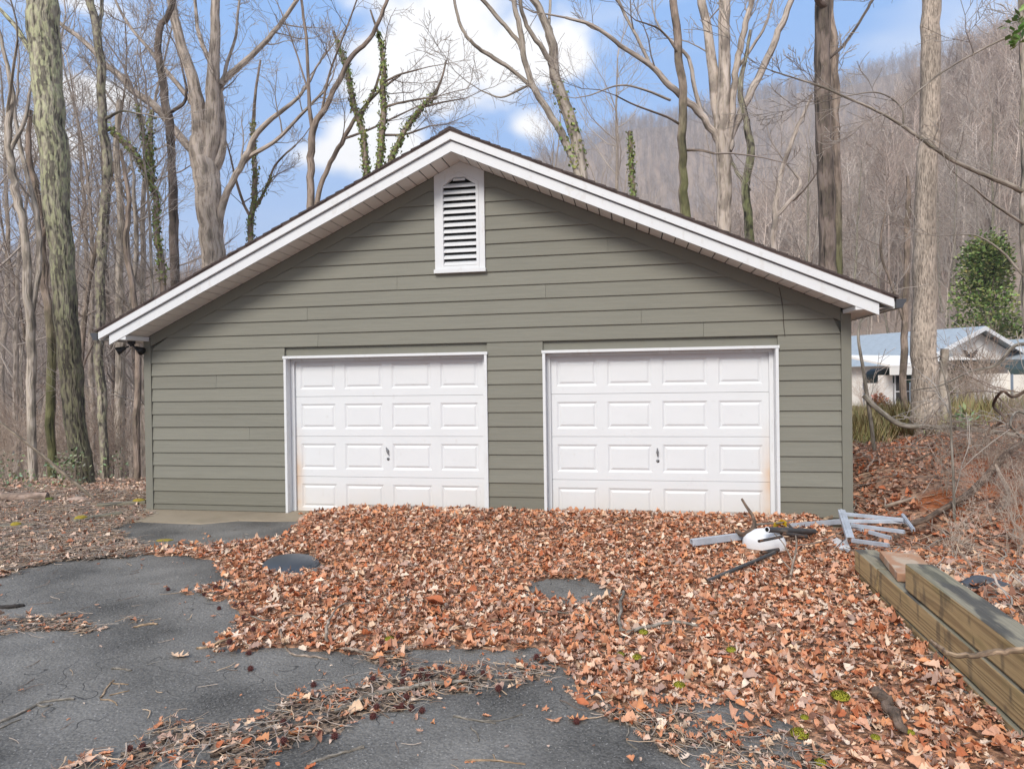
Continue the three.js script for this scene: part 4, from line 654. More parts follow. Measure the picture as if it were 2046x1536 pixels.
{
  // moss cushions among the leaves: a lump covered with short blades
  const r = rng(5), cushion = new MB(true), N = 800;
  for (let k = 0; k < N; k++) { const a = r() * 6.283, q = Math.sqrt(r()), x = Math.cos(a) * q, z = Math.sin(a) * q, y = 0.55 * Math.sqrt(Math.max(0, 1 - q * q)), d = V(x * 0.6 + (r() - 0.5) * 0.6, 0.8, z * 0.6 + (r() - 0.5) * 0.6).normalize(), s = V(r() - 0.5, 0, r() - 0.5).normalize().multiplyScalar(0.06), b = V(x, y, z), col = mix3([0.26, 0.27, 0.02], [0.62, 0.56, 0.06], r()), n = d; const k0 = cushion.vert(b.clone().sub(s), n, 0, 0, col); cushion.vert(b.clone().add(s), n, 1, 0, col); cushion.vert(b.clone().addScaledVector(d, 0.12 + 0.12 * r()), n, 0.5, 1, col); cushion.i.push(k0, k0 + 1, k0 + 2); }
  const core = new THREE.SphereGeometry(0.97, 12, 6, 0, 6.283, 0, 1.57); core.scale(1, 0.55, 1);
  const cg = cushion.geo(); let first = null;
  for (const [u, v, s, l] of [[1462, 1300, 10, 'small moss cushion in leaves left of the timber wall foot'], [1272, 1314, 10, 'small yellow-green moss cushion just right of the asphalt edge'], [1358, 1370, 11, 'moss cushion in the leaves above the lower right twigs'], [1680, 1393, 17, 'largest bright moss cushion among the foreground leaves'], [1598, 1468, 17, 'ragged moss cushion near the bottom right leaves'], [1608, 1434, 8, 'little moss cushion above the ragged one'], [1286, 1264, 9, 'moss cushion beside the bent grey branch'], [1240, 1308, 8, 'tiny moss cushion between asphalt edge and leaves'], [1364, 1372, 6, 'low moss cushion touching a larger one'], [778, 1278, 9, 'moss cushion above the middle asphalt patch'], [1640, 1524, 11, 'moss cushion at the bottom edge of the photo'], [1750, 1474, 9, 'moss cushion near the black wood chunk'], [1820, 1464, 8, 'moss cushion by the foot of the timber wall']]) {
    let o; if (!first) { o = first = new THREE.Group(); part('cushion', core, M.moss, o); part('moss_blades', cg, M.green, o); } else o = first.clone();
    o.name = numbered('moss_cushion'); const p = onGround(u, v); o.position.copy(p); const k = s * -p.z / FPX; o.scale.set(k, k, k); o.rotation.y = u; scene.add(o); tag(o, l, 'moss');
  }
}
// single big leaves on the open asphalt
for (const [u, v, px, shape, hue, turn, l] of [[357, 1313, 46, 0, 8, 1.2, 'pale pink oak leaf lying on the asphalt at the debris edge'], [160, 1524, 70, 8, 1, 1.5, 'large tan leaf at the bottom left of the asphalt'], [1108, 1441, 34, 8, 6, 0.4, 'pinkish leaf lying alone on the lower right asphalt'], [1153, 1440, 44, 0, 11, 1.3, 'orange-tan oak leaf beside the pinkish leaf on the asphalt'], [940, 1520, 50, 1, 9, 1.6, 'orange-brown oak leaf at the bottom middle of the asphalt'], [868, 1208, 60, 2, 5, 0.8, 'bright orange leaf on the leaf carpet left of the bare oval']]) { const p = onGround(u, v), o = thing('oak_leaf', l, 'leaf', null, p.clone().add(V(0, 0.006, 0)), turn), m = part('blade', LEAF[shape], leafMats[hue], o); m.scale.setScalar(px * -p.z / FPX); const st = new MB(); st.tube([V(0, 0.01, -0.5), V(0.03, 0.03, -0.62), V(0.02, 0.02, -0.76)].map((q) => q.multiplyScalar(px * -p.z / FPX)), [0.0014, 0.0012, 0.001], 4); st.put('leaf_stalk', M.rust, o); }
// round lid half buried in leaves
{
  const p = onGround(578, 1131), o = thing('round_lid', 'dark blue-grey domed round lid half buried in the leaves', 'lid', null, V(p.x, 0.012, p.z));
  o.rotation.set(0.06, 0, -0.03);
  part('dome', new THREE.LatheGeometry([[0, 0.075], [0.09, 0.072], [0.17, 0.062], [0.23, 0.045], [0.255, 0.028], [0.262, 0.018], [0.278, 0.016], [0.288, 0.006], [0.286, -0.03]].map(([x, y]) => new THREE.Vector2(x, y)), 40), std({ color: new THREE.Color().setRGB(0.055, 0.066, 0.082), roughness: 0.38 }), o);
}
// ---------------------------------------------------------------- scrap heap by the right corner
{
  const gp = (u, v, y) => onPlane(u, v, y);
  const tubeThing = (name, label, cat, pts, r, mat, extra) => { const o = thing(name, label, cat, null, pts[0].clone()); const m = new MB(); m.tube(pts.map((p) => p.clone().sub(pts[0])), pts.map(() => r), 12, { cap: !extra }); m.put('tube', mat, o); if (extra) extra(o, pts); return o; };
  const hollow = (r, mat, end) => (o, pts) => { const a = V(0, 0, 0), d = pts[1].clone().sub(pts[0]).normalize(), inn = new MB(); inn.tube([a.clone().addScaledVector(d, 0.012), a.clone().addScaledVector(d, 0.10)], [r * 0.72, r * 0.72], 12, { cap: true }); inn.put('bore', M.black, o); const g = new THREE.TorusGeometry(r * 0.86, r * 0.15, 8, 20); g.lookAt(d); part('rim', g, end, o); const e = pts[pts.length - 1].clone().sub(pts[0]); const cp = new MB(); cp.tube([e.clone(), e.clone().addScaledVector(d, 0.003)], [r, r], 12); cp.put('far_end', mat, o); };
  const chan = (a, b, w, h, mat, parent, name) => {               // U channel between two points, open side down
    const d = b.clone().sub(a), L = d.length(), up = V(0, 1, 0), s = d.clone().cross(up).normalize(), n = s.clone().cross(d).normalize(), m = new MB(), P = (p, i, j) => p.clone().addScaledVector(s, i).addScaledVector(n, j), t = 0.006;
    const bar = (i0, i1, j0, j1) => m.hexa([P(a, i0, j0), P(a, i0, j1), P(a, i1, j1), P(a, i1, j0)].reverse(), [P(b, i0, j0), P(b, i0, j1), P(b, i1, j1), P(b, i1, j0)].reverse());
    bar(-w / 2, w / 2, h - t, h); bar(-w / 2, -w / 2 + t, 0, h - t); bar(w / 2 - t, w / 2, 0, h - t); if (name === 'rail') bar(-w / 6, w / 6, h, h + t);
    return m.put(name, mat, parent);
  };
  const lone = (label, a, b, w, h, cat = 'metal channel') => { const o = thing('metal_channel', label, cat, null, a.clone()); chan(V(0, 0, 0), b.clone().sub(a), w, h, M.galv, o, 'channel'); return o; };
  lone('long galvanised metal channel sticking out left of the white basin', gp(1382, 1090, 0.08), gp(1565, 1066, 0.10), 0.05, 0.065);
  lone('galvanised metal rail lying against the right end of the garage wall', gp(1572, 1056, 0.12), gp(1680, 1046, 0.12), 0.04, 0.05);
  lone('dark metal strip leaning up towards the frame corner', gp(1636, 1046, 0.12), gp(1682, 1024, 0.13), 0.02, 0.02);
  // frame of galvanised rails
  const F = [[[1682, 1026, 0.30], [1700, 1082, 0.20]], [[1690, 1030, 0.30], [1806, 1042, 0.32]], [[1696, 1044, 0.26], [1812, 1045, 0.30]], [[1702, 1052, 0.24], [1808, 1066, 0.27]], [[1738, 1066, 0.24], [1780, 1078, 0.24]], [[1704, 1083, 0.22], [1776, 1093, 0.27]], [[1804, 1032, 0.34], [1826, 1062, 0.30]], [[1700, 1052, 0.21], [1724, 1062, 0.22]]];
  const base = gp(1700, 1082, 0.2), fr = thing('metal_rack', 'collapsed frame of galvanised rails lying beyond the timber wall end', 'metal rack', null, base.clone());
  F.forEach(([a, b], k) => chan(gp(...a).sub(base), gp(...b).sub(base), k === 0 ? 0.07 : 0.028, k === 0 ? 0.045 : 0.03, M.galv, fr, 'rail'));
  // white basin lying upside down
  const bp = gp(1528, 1090, 0.05), basin = thing('white_basin', 'white rounded plastic basin lying upside down in the leaves', 'basin', null, V(bp.x, 0.03, bp.z), -0.3); basin.rotation.set(0.34, -0.35, 0.22);
  const bg = new THREE.LatheGeometry([[0, 0.19], [0.10, 0.187], [0.155, 0.175], [0.19, 0.145], [0.212, 0.08], [0.222, 0.0], [0.230, -0.004], [0.228, -0.016], [0.212, -0.014]].map(([x, y]) => new THREE.Vector2(x, y)), 36); bg.scale(1.0, 1, 0.62); part('shell', bg, M.plastic, basin);
  const rg = new THREE.TorusGeometry(0.226, 0.008, 6, 40); rg.rotateX(Math.PI / 2); rg.scale(1.0, 1, 0.62); rg.translate(0, -0.012, 0); part('rusty_rim', rg, M.rust, basin);
  tubeThing('pipe', 'thick black pipe with a pale open end above the basin', 'pipe', [gp(1533, 1058, 0.28), gp(1628, 1062, 0.13)], 0.030, M.pipe, hollow(0.030, M.pipe, M.plastic));
  tubeThing('pipe', 'brown rusty pipe end under the thick black pipe', 'pipe', [gp(1562, 1065, 0.21), gp(1612, 1072, 0.12)], 0.020, M.rust, hollow(0.02, M.rust, M.rust));
  tubeThing('pipe', 'short brown pipe lying on the white basin', 'pipe', [gp(1517, 1081, 0.255), gp(1562, 1072, 0.235)], 0.014, M.rust, hollow(0.014, M.rust, M.rust));
  tubeThing('pipe', 'dark pipe stub at the front foot of the basin', 'pipe', [gp(1522, 1104, 0.09), gp(1556, 1098, 0.10)], 0.019, M.rust, hollow(0.019, M.rust, M.rust));
  tubeThing('pipe', 'long thin black pipe lying across the leaves below the basin', 'pipe', [gp(1413, 1161, 0.06), gp(1548, 1104, 0.10)], 0.017, M.pipe, hollow(0.017, M.pipe, M.rust));
  tubeThing('pipe', 'rusty pipe with an orange elbow beside the garage wall', 'pipe', [gp(1574, 1046, 0.22), gp(1598, 1072, 0.13)], 0.016, M.rust, hollow(0.016, M.rust, M.orange));
  { const o = thing('yellow_strap', 'crumpled bright yellow plastic strap behind the pipes', 'strap', null, gp(1548, 1048, 0.19)); const m = new MB(), q = [[1546, 1049], [1556, 1045], [1562, 1042], [1566, 1044], [1572, 1048]].map(([u, v]) => gp(u, v, 0.19).sub(gp(1548, 1048, 0.19))); for (let k = 0; k < 4; k++) { const a = q[k], b = q[k + 1], n = V(0.0, 0.028, 0.012); m.hexa([a.clone().sub(n), b.clone().sub(n), b.clone().add(n), a.clone().add(n)], [a.clone().sub(n), b.clone().sub(n), b.clone().add(n), a.clone().add(n)].map((p) => p.add(V(0, 0.002, 0.012)))); } m.put('strap_band', M.yellow, o); }
  stick('wooden peg lying between the rails by the garage wall', [[1646, 1060, 0.1], [1672, 1046, 0.1]], 5, 'tan', {});
  for (const [a, l] of [[[[1654, 1084], [1672, 1074], [1682, 1080], [1668, 1094]], 'smaller white plastic shard left of the frame foot'], [[[1668, 1092], [1690, 1074], [1700, 1096], [1692, 1104]], 'larger broken white plastic shard at the frame foot']]) { const c = gp(...a[0], 0.06), o = thing('plastic_shard', l, 'plastic shard', null, c.clone()), m = new MB(), y = [0.05, 0.13, 0.14, 0.05], lo = a.map(([u, v], k) => gp(u, v, y[k]).sub(c)); const q = [lo[3], lo[2], lo[1], lo[0]]; m.hexa(q.map((p) => p.clone().add(V(0, -0.006, 0.004))), q.map((p) => p.clone().add(V(0, 0.003, 0.006)))); m.put('sheet', M.plastic, o); }
  { const W = [[1483, 997, 0.42], [1492, 1012, 0.36], [1504, 1030, 0.30], [1508, 1048, 0.24], [1500, 1060, 0.20], [1484, 1068, 0.16], [1473, 1061, 0.17]].map((q) => gp(...q)), o = thing('crooked_branch', 'crooked dark branch rising in front of the right garage door', 'branch', null, W[0].clone()); const m = new MB(true), [a, b] = path(W.map((p, k) => [p.clone().sub(W[0]), 0.013 + 0.006 * Math.min(k, 4) / 2]), 5); m.tube(a, b, 8, { col: STICKCOL.brown, rough: 0.3 }); m.put('stem', stickMat, o); const X = [[1506, 1048, 0.24], [1530, 1046, 0.22], [1562, 1044, 0.2], [1585, 1038, 0.2]].map((q) => gp(...q).sub(W[0])), f = new MB(true), [c, d] = path(X.map((p, k) => [p, 0.014 - 0.002 * k]), 4); f.tube(c, d, 7, { col: STICKCOL.grey, rough: 0.3 }); f.put('fork', stickMat, o); }
  { const W = [[1578, 1160, 0.03], [1584, 1130, 0.10], [1592, 1090, 0.19], [1590, 1070, 0.26]].map((q) => gp(...q)), o = thing('pale_dead_stem', 'pale dead stem with thin forks standing by the basin', 'dead stem', null, W[0].clone()); const put = (L, r0, nm) => { const m = new MB(true), [a, b] = path(L.map((p, k) => [p.clone().sub(W[0]), r0 * (1 - 0.15 * k)]), 4); m.tube(a, b, 6, { col: STICKCOL.pale, rough: 0.3 }); m.put(nm, stickMat, o); }; put(W, 0.012, 'stem'); put([[1586, 1126, 0.11], [1566, 1086, 0.20], [1548, 1066, 0.24]].map((q) => gp(...q)), 0.008, 'fork'); put([[1590, 1090, 0.19], [1640, 1082, 0.17], [1700, 1052, 0.24]].map((q) => gp(...q)), 0.007, 'fork'); put([[1582, 1140, 0.07], [1562, 1118, 0.12]].map((q) => gp(...q)), 0.007, 'fork'); }
  { const W = [[1860, 1279, 0.50], [1880, 1294, 0.49], [1898, 1306, 0.49], [1945, 1308, 0.49], [1990, 1302, 0.5], [2060, 1298, 0.53]].map((q) => gp(...q)), o = thing('bare_branch', 'brown branch lying over the top of the timber wall', 'branch', null, W[0].clone()); const m = new MB(true), [a, b] = path(W.map((p, k) => [p.clone().sub(W[0]), 0.0085 + 0.0012 * k]), 7); for (let k = 1; k < a.length; k++) a[k].add(V(0.006 * (noise3(k * 0.8, 1, 1) - 0.5), 0.012 * (noise3(k * 0.9, 5, 1) - 0.5), 0)); m.tube(a, b, 8, { col: (k) => mix3(STICKCOL.tan, STICKCOL.brown, noise3(k * 0.6, 3, 3)), rough: 0.6, vs: 2 }); m.put('stem', stickMat, o); }
  { const c = gp(1958, 1172, 0.36), o = thing('black_hose', 'black plastic hose end in the leaves behind the timber wall', 'hose', null, c.clone()); const m = new MB(); const [a, b] = path([[V(-0.14, 0.0, 0.05), 0.05], [V(0, 0.03, 0), 0.05], [V(0.12, 0.0, 0.10), 0.05]], 5); m.tube(a, b, 12); m.put('tube', M.gutter, o); }
}
// ---------------------------------------------------------------- left edge: log, stones, old timbers, leaning pole
{
  const g0 = (u, v) => { let y = 0, p; for (let k = 0; k < 8; k++) { p = onPlane(u, v, y); y = Math.max(-0.3, H(p.x, p.z)); } return p; };
  const logT = (label, a, b, r, col, lift, name = 'fallen_log') => { const A = g0(...a), B = g0(...b), o = thing(name, label, 'log', null, A.clone()), m = new MB(true), e = B.clone().sub(A); const P = [0, 0.25, 0.5, 0.75, 1].map((t) => e.clone().multiplyScalar(t).add(V(0, r * 0.8 + lift, 0))); m.tube(P, P.map((_, k) => r * (1 - 0.03 * k)), 12, { col, rough: 0.25, vs: 1 }); m.put('trunk', stickMat, o); return o; };
  logT('pinkish fallen log at the left edge below the trees', [-60, 1004], [94, 1002], 0.075, [0.40, 0.30, 0.25], 0.02);
  const mp = g0(98, 1004); blob('moss_clump', [V(mp.x, 0.02 + H(mp.x, mp.z), mp.z), 0.07, 0.07, 0.07], std({ color: new THREE.Color().setRGB(0.11, 0.13, 0.02), roughness: 1 }), 'dark green moss clump on the end of the fallen log', 'moss', null, { seed: 3 });
  for (const [u, v, sx, sh, l, sd] of [[155, 1004, 0.17, 0.075, 'pale pink boulder beside the fallen log', 4], [226, 1010, 0.20, 0.05, 'flat tan stone left of the garage corner', 7], [278, 1010, 0.10, 0.06, 'small tan stone touching the left garage corner', 9]]) { const p = g0(u, v); blob('stone', [V(p.x, p.y + 0.02, p.z), sx, sh, 0.14], M.rock, l, 'stone', null, { seed: sd, rough: 0.35 }); }
  const old = (label, a, b, w, h, moss) => { const A = g0(...a), B = g0(...b), o = thing('landscape_timber', label, 'timber', null, A.clone()), e = B.clone().sub(A), L = Math.hypot(e.x, e.z), t = new RoundedBoxGeometry(L, h, w, 2, 0.02); t.translate(L / 2, h * 0.42, 0); const m = part('beam', t, M.timberTop, o); o.rotation.y = Math.atan2(-e.z, e.x); if (moss) { const g = new THREE.SphereGeometry(1, 20, 8, 0, 6.283, 0, 1.57), p = g.attributes.position; for (let i = 0; i < p.count; i++) p.setY(i, p.getY(i) * (0.5 + fbm(p.getX(i) * 3, 1, p.getZ(i) * 3, 2))); g.scale(L * moss[1], 0.035, w * 0.48); g.translate(L * moss[0], h * 0.86, 0); g.computeVertexNormals(); part('moss', g, std({ color: new THREE.Color().setRGB(0.30, 0.23, 0.03), roughness: 1 }), o); } };
  old('mossy old timber end by the concrete apron', [146, 1052], [242, 1036], 0.12, 0.11, [0.15, 0.14]);
  old('weathered grey timber ending at the left garage corner', [192, 1020], [292, 1012], 0.13, 0.11, [0.85, 0.14]);
  old('half-buried grey timber with a moss patch at far left', [-60, 1062], [70, 1058], 0.12, 0.08, [0.7, 0.08]);
  old('low grey timber at the left edge of the litter', [-60, 1106], [62, 1100], 0.12, 0.06, null);
  for (const [u, v, w, l] of [[106, 1020, 0.32, 'long yellow moss streak beyond the litter'], [14, 1030, 0.2, 'yellow moss streak at the left photo edge'], [172, 1312, 0.0, ''], [330, 1084, 0.09, 'yellow moss tuft on the asphalt near the apron']]) { if (!w) continue; const p = g0(u, v), gy = u === 330 ? driveHeight(p.x, p.z) : H(p.x, p.z) + 0.03; blob('moss_patch', [V(p.x, gy, p.z), w, 0.014, 0.05], std({ color: new THREE.Color().setRGB(0.26, 0.20, 0.03), roughness: 1 }), l, 'moss', null, { seed: u, rough: 0.5 }); }
  { const A = at(-40, 815, 10.4), B = g0(190, 1000), o = thing('leaning_pole', 'thin bare pole leaning down to the ground left of the garage', 'pole', null, B.clone()), m = new MB(true), e = A.clone().sub(B); const P = [0, 0.3, 0.6, 1].map((t) => e.clone().multiplyScalar(t).add(V(0, 0.04 * Math.sin(t * 3), 0))); m.tube(P, [0.028, 0.026, 0.022, 0.018], 8, { col: [0.34, 0.28, 0.22], rough: 0.2 }); m.put('stem', stickMat, o); }
}

// ---------------------------------------------------------------- trees
const jitter = (d, a, r) => { const p = Math.abs(d.y) < 0.9 ? V(0, 1, 0).cross(d).normalize() : V(1, 0, 0).cross(d).normalize(), q = d.clone().cross(p), t = r() * 6.283; return d.clone().multiplyScalar(Math.cos(a)).addScaledVector(p, Math.sin(a) * Math.cos(t)).addScaledVector(q, Math.sin(a) * Math.sin(t)).normalize(); };
const BUD = [0.62, 0.54, 0.48];
function twig(mb, p, dir, len, r0, level, r, col, lift = 0.12) {
  const n = level > 1 ? 5 : level === 1 ? 4 : 3, P = [p.clone()], R = [r0]; let d = dir.clone(), q = p.clone();
  for (let k = 1; k <= n; k++) { d = jitter(d, 0.12 + 0.17 * r(), r); d.y += lift * 0.6; d.normalize(); q = q.clone().addScaledVector(d, len / n); P.push(q); R.push(Math.max(0.0048, r0 * (1 - 0.72 * k / n))); }
  mb.tube(P, R, r0 > 0.03 ? 6 : r0 > 0.012 ? 4 : 3, { col: mix3(col, BUD, level === 0 ? 0.35 : 0.1), cap: false });
  if (level === 0) { if (r() < 0.5) { const e = P[n], s = 0.005 + 0.005 * r(), a = V(r() - 0.5, r() - 0.5, r() - 0.5).normalize(), b = a.clone().cross(d).normalize(), k0 = mb.vert(e, V(0, 1, 0), 0, 0, BUD); mb.vert(e.clone().addScaledVector(d, s * 2).addScaledVector(b, s), V(0, 1, 0), 0, 0, BUD); mb.vert(e.clone().addScaledVector(d, s * 2).addScaledVector(b, -s), V(0, 1, 0), 0, 0, BUD); mb.i.push(k0, k0 + 1, k0 + 2); } return; }
  const kids = level === 3 ? 6 : level === 2 ? 6 : 5;
  for (let c = 0; c < kids; c++) { const f = 0.22 + 0.75 * (c + r() * 0.8) / kids, i = Math.min(n - 1, Math.floor(f * n)), pt = P[i].clone().lerp(P[i + 1], f * n - i), dd = P[i + 1].clone().sub(P[i]).normalize(); twig(mb, pt, jitter(dd, 0.55 + 0.45 * r(), r), len * (0.62 - 0.32 * f) * (0.7 + 0.6 * r()), Math.max(0.005, lerp(R[i], R[i + 1], f * n - i) * 0.55), level - 1, r, col, lift); }
}
function ivyOn(mb, P, R, r, perM, f0 = 0, f1 = 1, spread = 0.06) {
  const a = Math.floor(f0 * (P.length - 1)), b = Math.ceil(f1 * (P.length - 1));
  for (let k = a; k < b; k++) { const L = P[k].distanceTo(P[k + 1]), n = Math.ceil(L * perM); for (let i = 0; i < n; i++) { const d = V(r() - 0.5, (r() - 0.5) * 0.5, r() - 0.5).normalize(), c = P[k].clone().lerp(P[k + 1], r()).addScaledVector(d, R[k] + spread * r() * r() * 2), s = 0.022 + 0.024 * r(), u = jitter(d, 1.1, r).multiplyScalar(s), v = u.clone().cross(d).normalize().multiplyScalar(s), g = 0.6 + 0.8 * r(), col = [g * (0.8 + 0.5 * r()), g, g * 0.8], nn = d, k0 = mb.vert(c.clone().sub(u), nn, 0, 0, col); mb.vert(c.clone().add(v), nn, 0, 0, col); mb.vert(c.clone().add(u), nn, 0, 0, col); mb.vert(c.clone().sub(v), nn, 0, 0, col); mb.i.push(k0, k0 + 1, k0 + 2, k0, k0 + 2, k0 + 3); } }
}
// a tree drawn limb by limb; every limb: points [u, v, r in px, depth offset] seen in the photograph, put at a real depth
let treeSeed = 100;
function hero(label, depth, bark, tint, limbs, { category = 'tree', name = 'bare_tree', twigs = 1, level = 2, mossTo = 0, ivy = null, twigLen = 1.5, group, stain } = {}) {
  const r = rng(treeSeed++), first = limbs[0][0], b = at(first[0], first[1], depth), root = V(b.x, b.y, b.z), o = thing(name, label, category, group, root.clone()), crown = new MB(true), iv = ivy ? new MB(true) : null;
  limbs.forEach((L, n) => {
    const drift = n === 0 ? 0 : (r() - 0.5) * 0.10 * depth, pts = L.map(([u, v, rp, dd = 0], k) => { const d = depth + dd + (n === 0 ? 0 : drift * k / (L.length - 1)); return [at(u, v, d).sub(root), rp * (n ? 0.86 : 0.94) * d / FPX]; });
    const [P, R] = path(pts, n === 0 ? 6 : 5), m = new MB(true), big = R[0] > 0.12;
    // small kinks so that limbs are not machine-smooth
    for (let k = 1; k < P.length - 1; k++) P[k].add(V((noise3(k * 0.7, n + treeSeed, 1) - 0.5), 0, (noise3(k * 0.7, n + treeSeed, 9) - 0.5)).multiplyScalar(R[k] * (R[k] > 0.1 ? 0.25 : 0.75)));
    m.tube(P, R, big ? 18 : R[0] > 0.04 ? 9 : 6, { rough: big ? 0.14 : 0.35, vs: 0.55, col: (k, a, p) => { let c = TINT[tint]; const nn = fbm(p.x * 2 + Math.cos(a), p.y * 1.3, p.z * 2 + Math.sin(a), 2); c = c.map((q) => q * (0.62 + 0.8 * nn)); if (n === 0 && mossTo) { const MOSS = stain ?? [0.10, 0.12, 0.03]; const f = k / (P.length - 1); c = mix3(c, MOSS, clamp((1 - smoothstep(f, mossTo * 0.4, mossTo)) * smoothstep((stain ? 0.5 : Math.sin(a + 1)) + 2.2 * nn, 0.8, 1.6), 0, 1) * 0.8); } return c; } });
    part(n ? 'limb' : 'trunk', m.geo(), BARK[bark], o);
    if (iv && ivy[n]) ivyOn(iv, P, R, r, 1.15 * (ivy[n][2] ?? 110), ivy[n][0], ivy[n][1]);
    if (twigs) { const start = n === 0 ? 0.45 : 0.25; for (let k = Math.floor(start * P.length); k < P.length - 1; k++) { const per = twigs * P[k].distanceTo(P[k + 1]) * (n === 0 ? 0.9 : 1.7) + r() * 0.6; for (let i = 0; i < Math.floor(per + 0.3); i++) { const d = P[k + 1].clone().sub(P[k]).normalize(); twig(crown, P[k].clone().lerp(P[k + 1], r()), jitter(d, 0.7 + 0.5 * r(), r), twigLen * (0.5 + 0.8 * r()), Math.min(R[k] * 0.5, 0.010 + 0.019 * r()), level, r, TINT[tint].map((q) => q * 0.62)); } } }
    if (n && twigs) { const e = P.length - 1; twig(crown, P[e], P[e].clone().sub(P[e - 1]).normalize(), twigLen * 1.2, R[e] * 0.9, level, r, TINT[tint].map((q) => q * 0.7)); }
  });
  if (crown.count) crown.put('crown', BARK.twig, o); if (iv) iv.put('ivy', M.ivy, o, 'stuff');
  return o;
}
hero('massive lichen-covered grey-green trunk at left leaning out of the photo', 12.8, 'lichen', 'lichen', [
  [[176, 1010, 26], [168, 960, 22], [156, 880, 20], [143, 760, 22], [133, 640, 22], [122, 500, 24], [108, 350, 26], [97, 200, 28], [86, 60, 30], [78, -80, 30]],
  [[95, 170, 9], [60, 100, 7], [20, 40, 5], [-20, 0, 3]]], { mossTo: 0.85, stain: [0.10, 0.078, 0.055], twigs: 0.25, level: 1, twigLen: 1.0 });
hero('slim crooked grey trunk rising just right of the lichen-covered trunk', 14.5, 'lichen', 'grey', [
  [[212, 1010, 9], [206, 860, 9], [198, 700, 9], [201, 547, 10], [206, 456, 10], [212, 342, 9], [206, 228, 9], [199, 114, 9], [178, -10, 8], [172, -60, 7]],
  [[196, 60, 5], [202, 20, 4], [205, -40, 3]], [[206, 240, 4], [240, 222, 2.5], [270, 226, 2]]], { twigs: 0.5, level: 2, twigLen: 1.2 });
hero('dark straight trunk standing left of the big pale tree', 16.5, 'dark', 'dark', [
  [[352, 720, 8], [350, 570, 9], [347, 456, 9], [344, 365, 9], [338, 255, 8.5], [328, 182, 8], [316, 92, 7], [322, 50, 6.5], [340, 20, 6], [344, -60, 5]],
  [[340, 225, 4], [366, 205, 3.5], [372, 180, 3], [360, 120, 2]]], { twigs: 0.4, level: 2 });
hero('broad pale tree with many spreading limbs behind the left roof slope', 18, 'pale', 'pale', [
  [[428, 760, 25], [424, 520, 24], [418, 420, 25], [410, 345, 27], [402, 300, 25], [400, 240, 16], [385, 160, 12], [362, 90, 10], [345, 20, 9], [335, -60, 8]],
  [[412, 350, 20], [424, 270, 18], [424, 200, 17], [428, 110, 12], [430, 30, 10], [432, -60, 9]],
  [[418, 360, 13], [440, 300, 12], [442, 240, 10], [441, 170, 8], [470, 140, 7], [520, 92, 6], [556, 52, 5], [600, -10, 4]],
  [[398, 310, 12], [374, 290, 10], [345, 255, 9], [312, 215, 8.5], [272, 187, 8], [236, 150, 7], [205, 123, 6.5], [160, 77, 5.5], [118, 45, 4.5], [90, 15, 3.5]],
  [[434, 560, 10], [438, 433, 9], [456, 378, 8], [483, 328, 7.5], [515, 264, 6], [552, 230, 5], [590, 200, 4], [620, 160, 3]],
  [[470, 350, 6], [500, 312, 5], [547, 283, 4.5], [611, 219, 3.5], [650, 180, 2.5]],
  [[396, 220, 7], [372, 190, 6], [330, 140, 5], [290, 90, 4], [250, 40, 3], [225, -10, 2.5]],
  [[424, 130, 6], [400, 80, 5], [390, 20, 4], [388, -50, 3]], [[441, 170, 5], [452, 130, 4], [470, 70, 3], [478, 0, 2.5]]], { twigs: 0.85, level: 2, twigLen: 1.5 });
hero('ivy-wrapped leaning tree behind the left eave', 15.5, 'dark', 'brown', [
  [[326, 660, 6], [323, 547, 6], [314, 478, 6], [308, 387, 6], [273, 310, 6], [240, 278, 5], [218, 255, 4]],
  [[304, 380, 5], [300, 340, 5], [292, 296, 4.5], [280, 240, 4], [273, 205, 3.5]], [[303, 360, 4], [302, 300, 3.5], [300, 225, 3]]], { twigs: 0.5, level: 1, ivy: [[0.15, 1, 150], [0, 1, 130], [0, 1, 100]] });
hero('ivy-wrapped upright tree right of the big pale tree', 20, 'dark', 'brown', [
  [[497, 560, 6], [501, 456, 6], [509, 365, 5], [506, 255, 4], [510, 180, 3], [520, 120, 2]], [[506, 420, 4], [530, 380, 3], [550, 330, 2.5], [590, 290, 2]], [[503, 440, 3.5], [480, 390, 3], [466, 340, 2.5]]], { twigs: 0.8, level: 2, ivy: [[0, 0.62, 150], [0, 0.5, 70], null] });
hero('slim forked brown tree leaning right above the left roof slope', 17, 'pale', 'brown', [
  [[622, 560, 8], [621, 412, 7.5], [622, 328, 7.5], [625, 255, 7], [647, 219, 6], [673, 168, 5.5], [698, 117, 5], [739, 77, 4.5], [771, 7, 3.5], [790, -50, 3]],
  [[624, 262, 5], [616, 182, 4], [613, 91, 3.5], [602, 0, 3], [600, -60, 2.5]], [[640, 232, 3], [660, 140, 2.5], [690, 60, 2], [720, -20, 1.5]], [[615, 180, 2.5], [590, 100, 2], [560, 20, 1.5]]], { twigs: 0.75, level: 2, twigLen: 1.4 });
hero('second slim stem crossing behind the forked brown tree', 18, 'pale', 'brown', [[[628, 540, 6], [633, 401, 5.5], [655, 335, 5], [687, 277, 4.5], [712, 233, 3.5], [760, 180, 2.5], [800, 150, 2]], [[687, 277, 3], [730, 262, 2.5], [780, 238, 2], [840, 210, 1.5]]], { twigs: 0.9, level: 2 });
hero('left stem of the ivy-wrapped clump left of the roof peak', 17.5, 'dark', 'brown', [[[734, 470, 7], [731, 346, 6.5], [722, 255, 6], [706, 204, 6], [695, 146, 5], [680, 100, 4], [666, 62, 3]], [[716, 240, 4], [735, 205, 3.5], [752, 170, 3], [762, 130, 2]]], { twigs: 0.6, level: 2, ivy: [[0.1, 0.9, 160], [0, 0.6, 100]] });
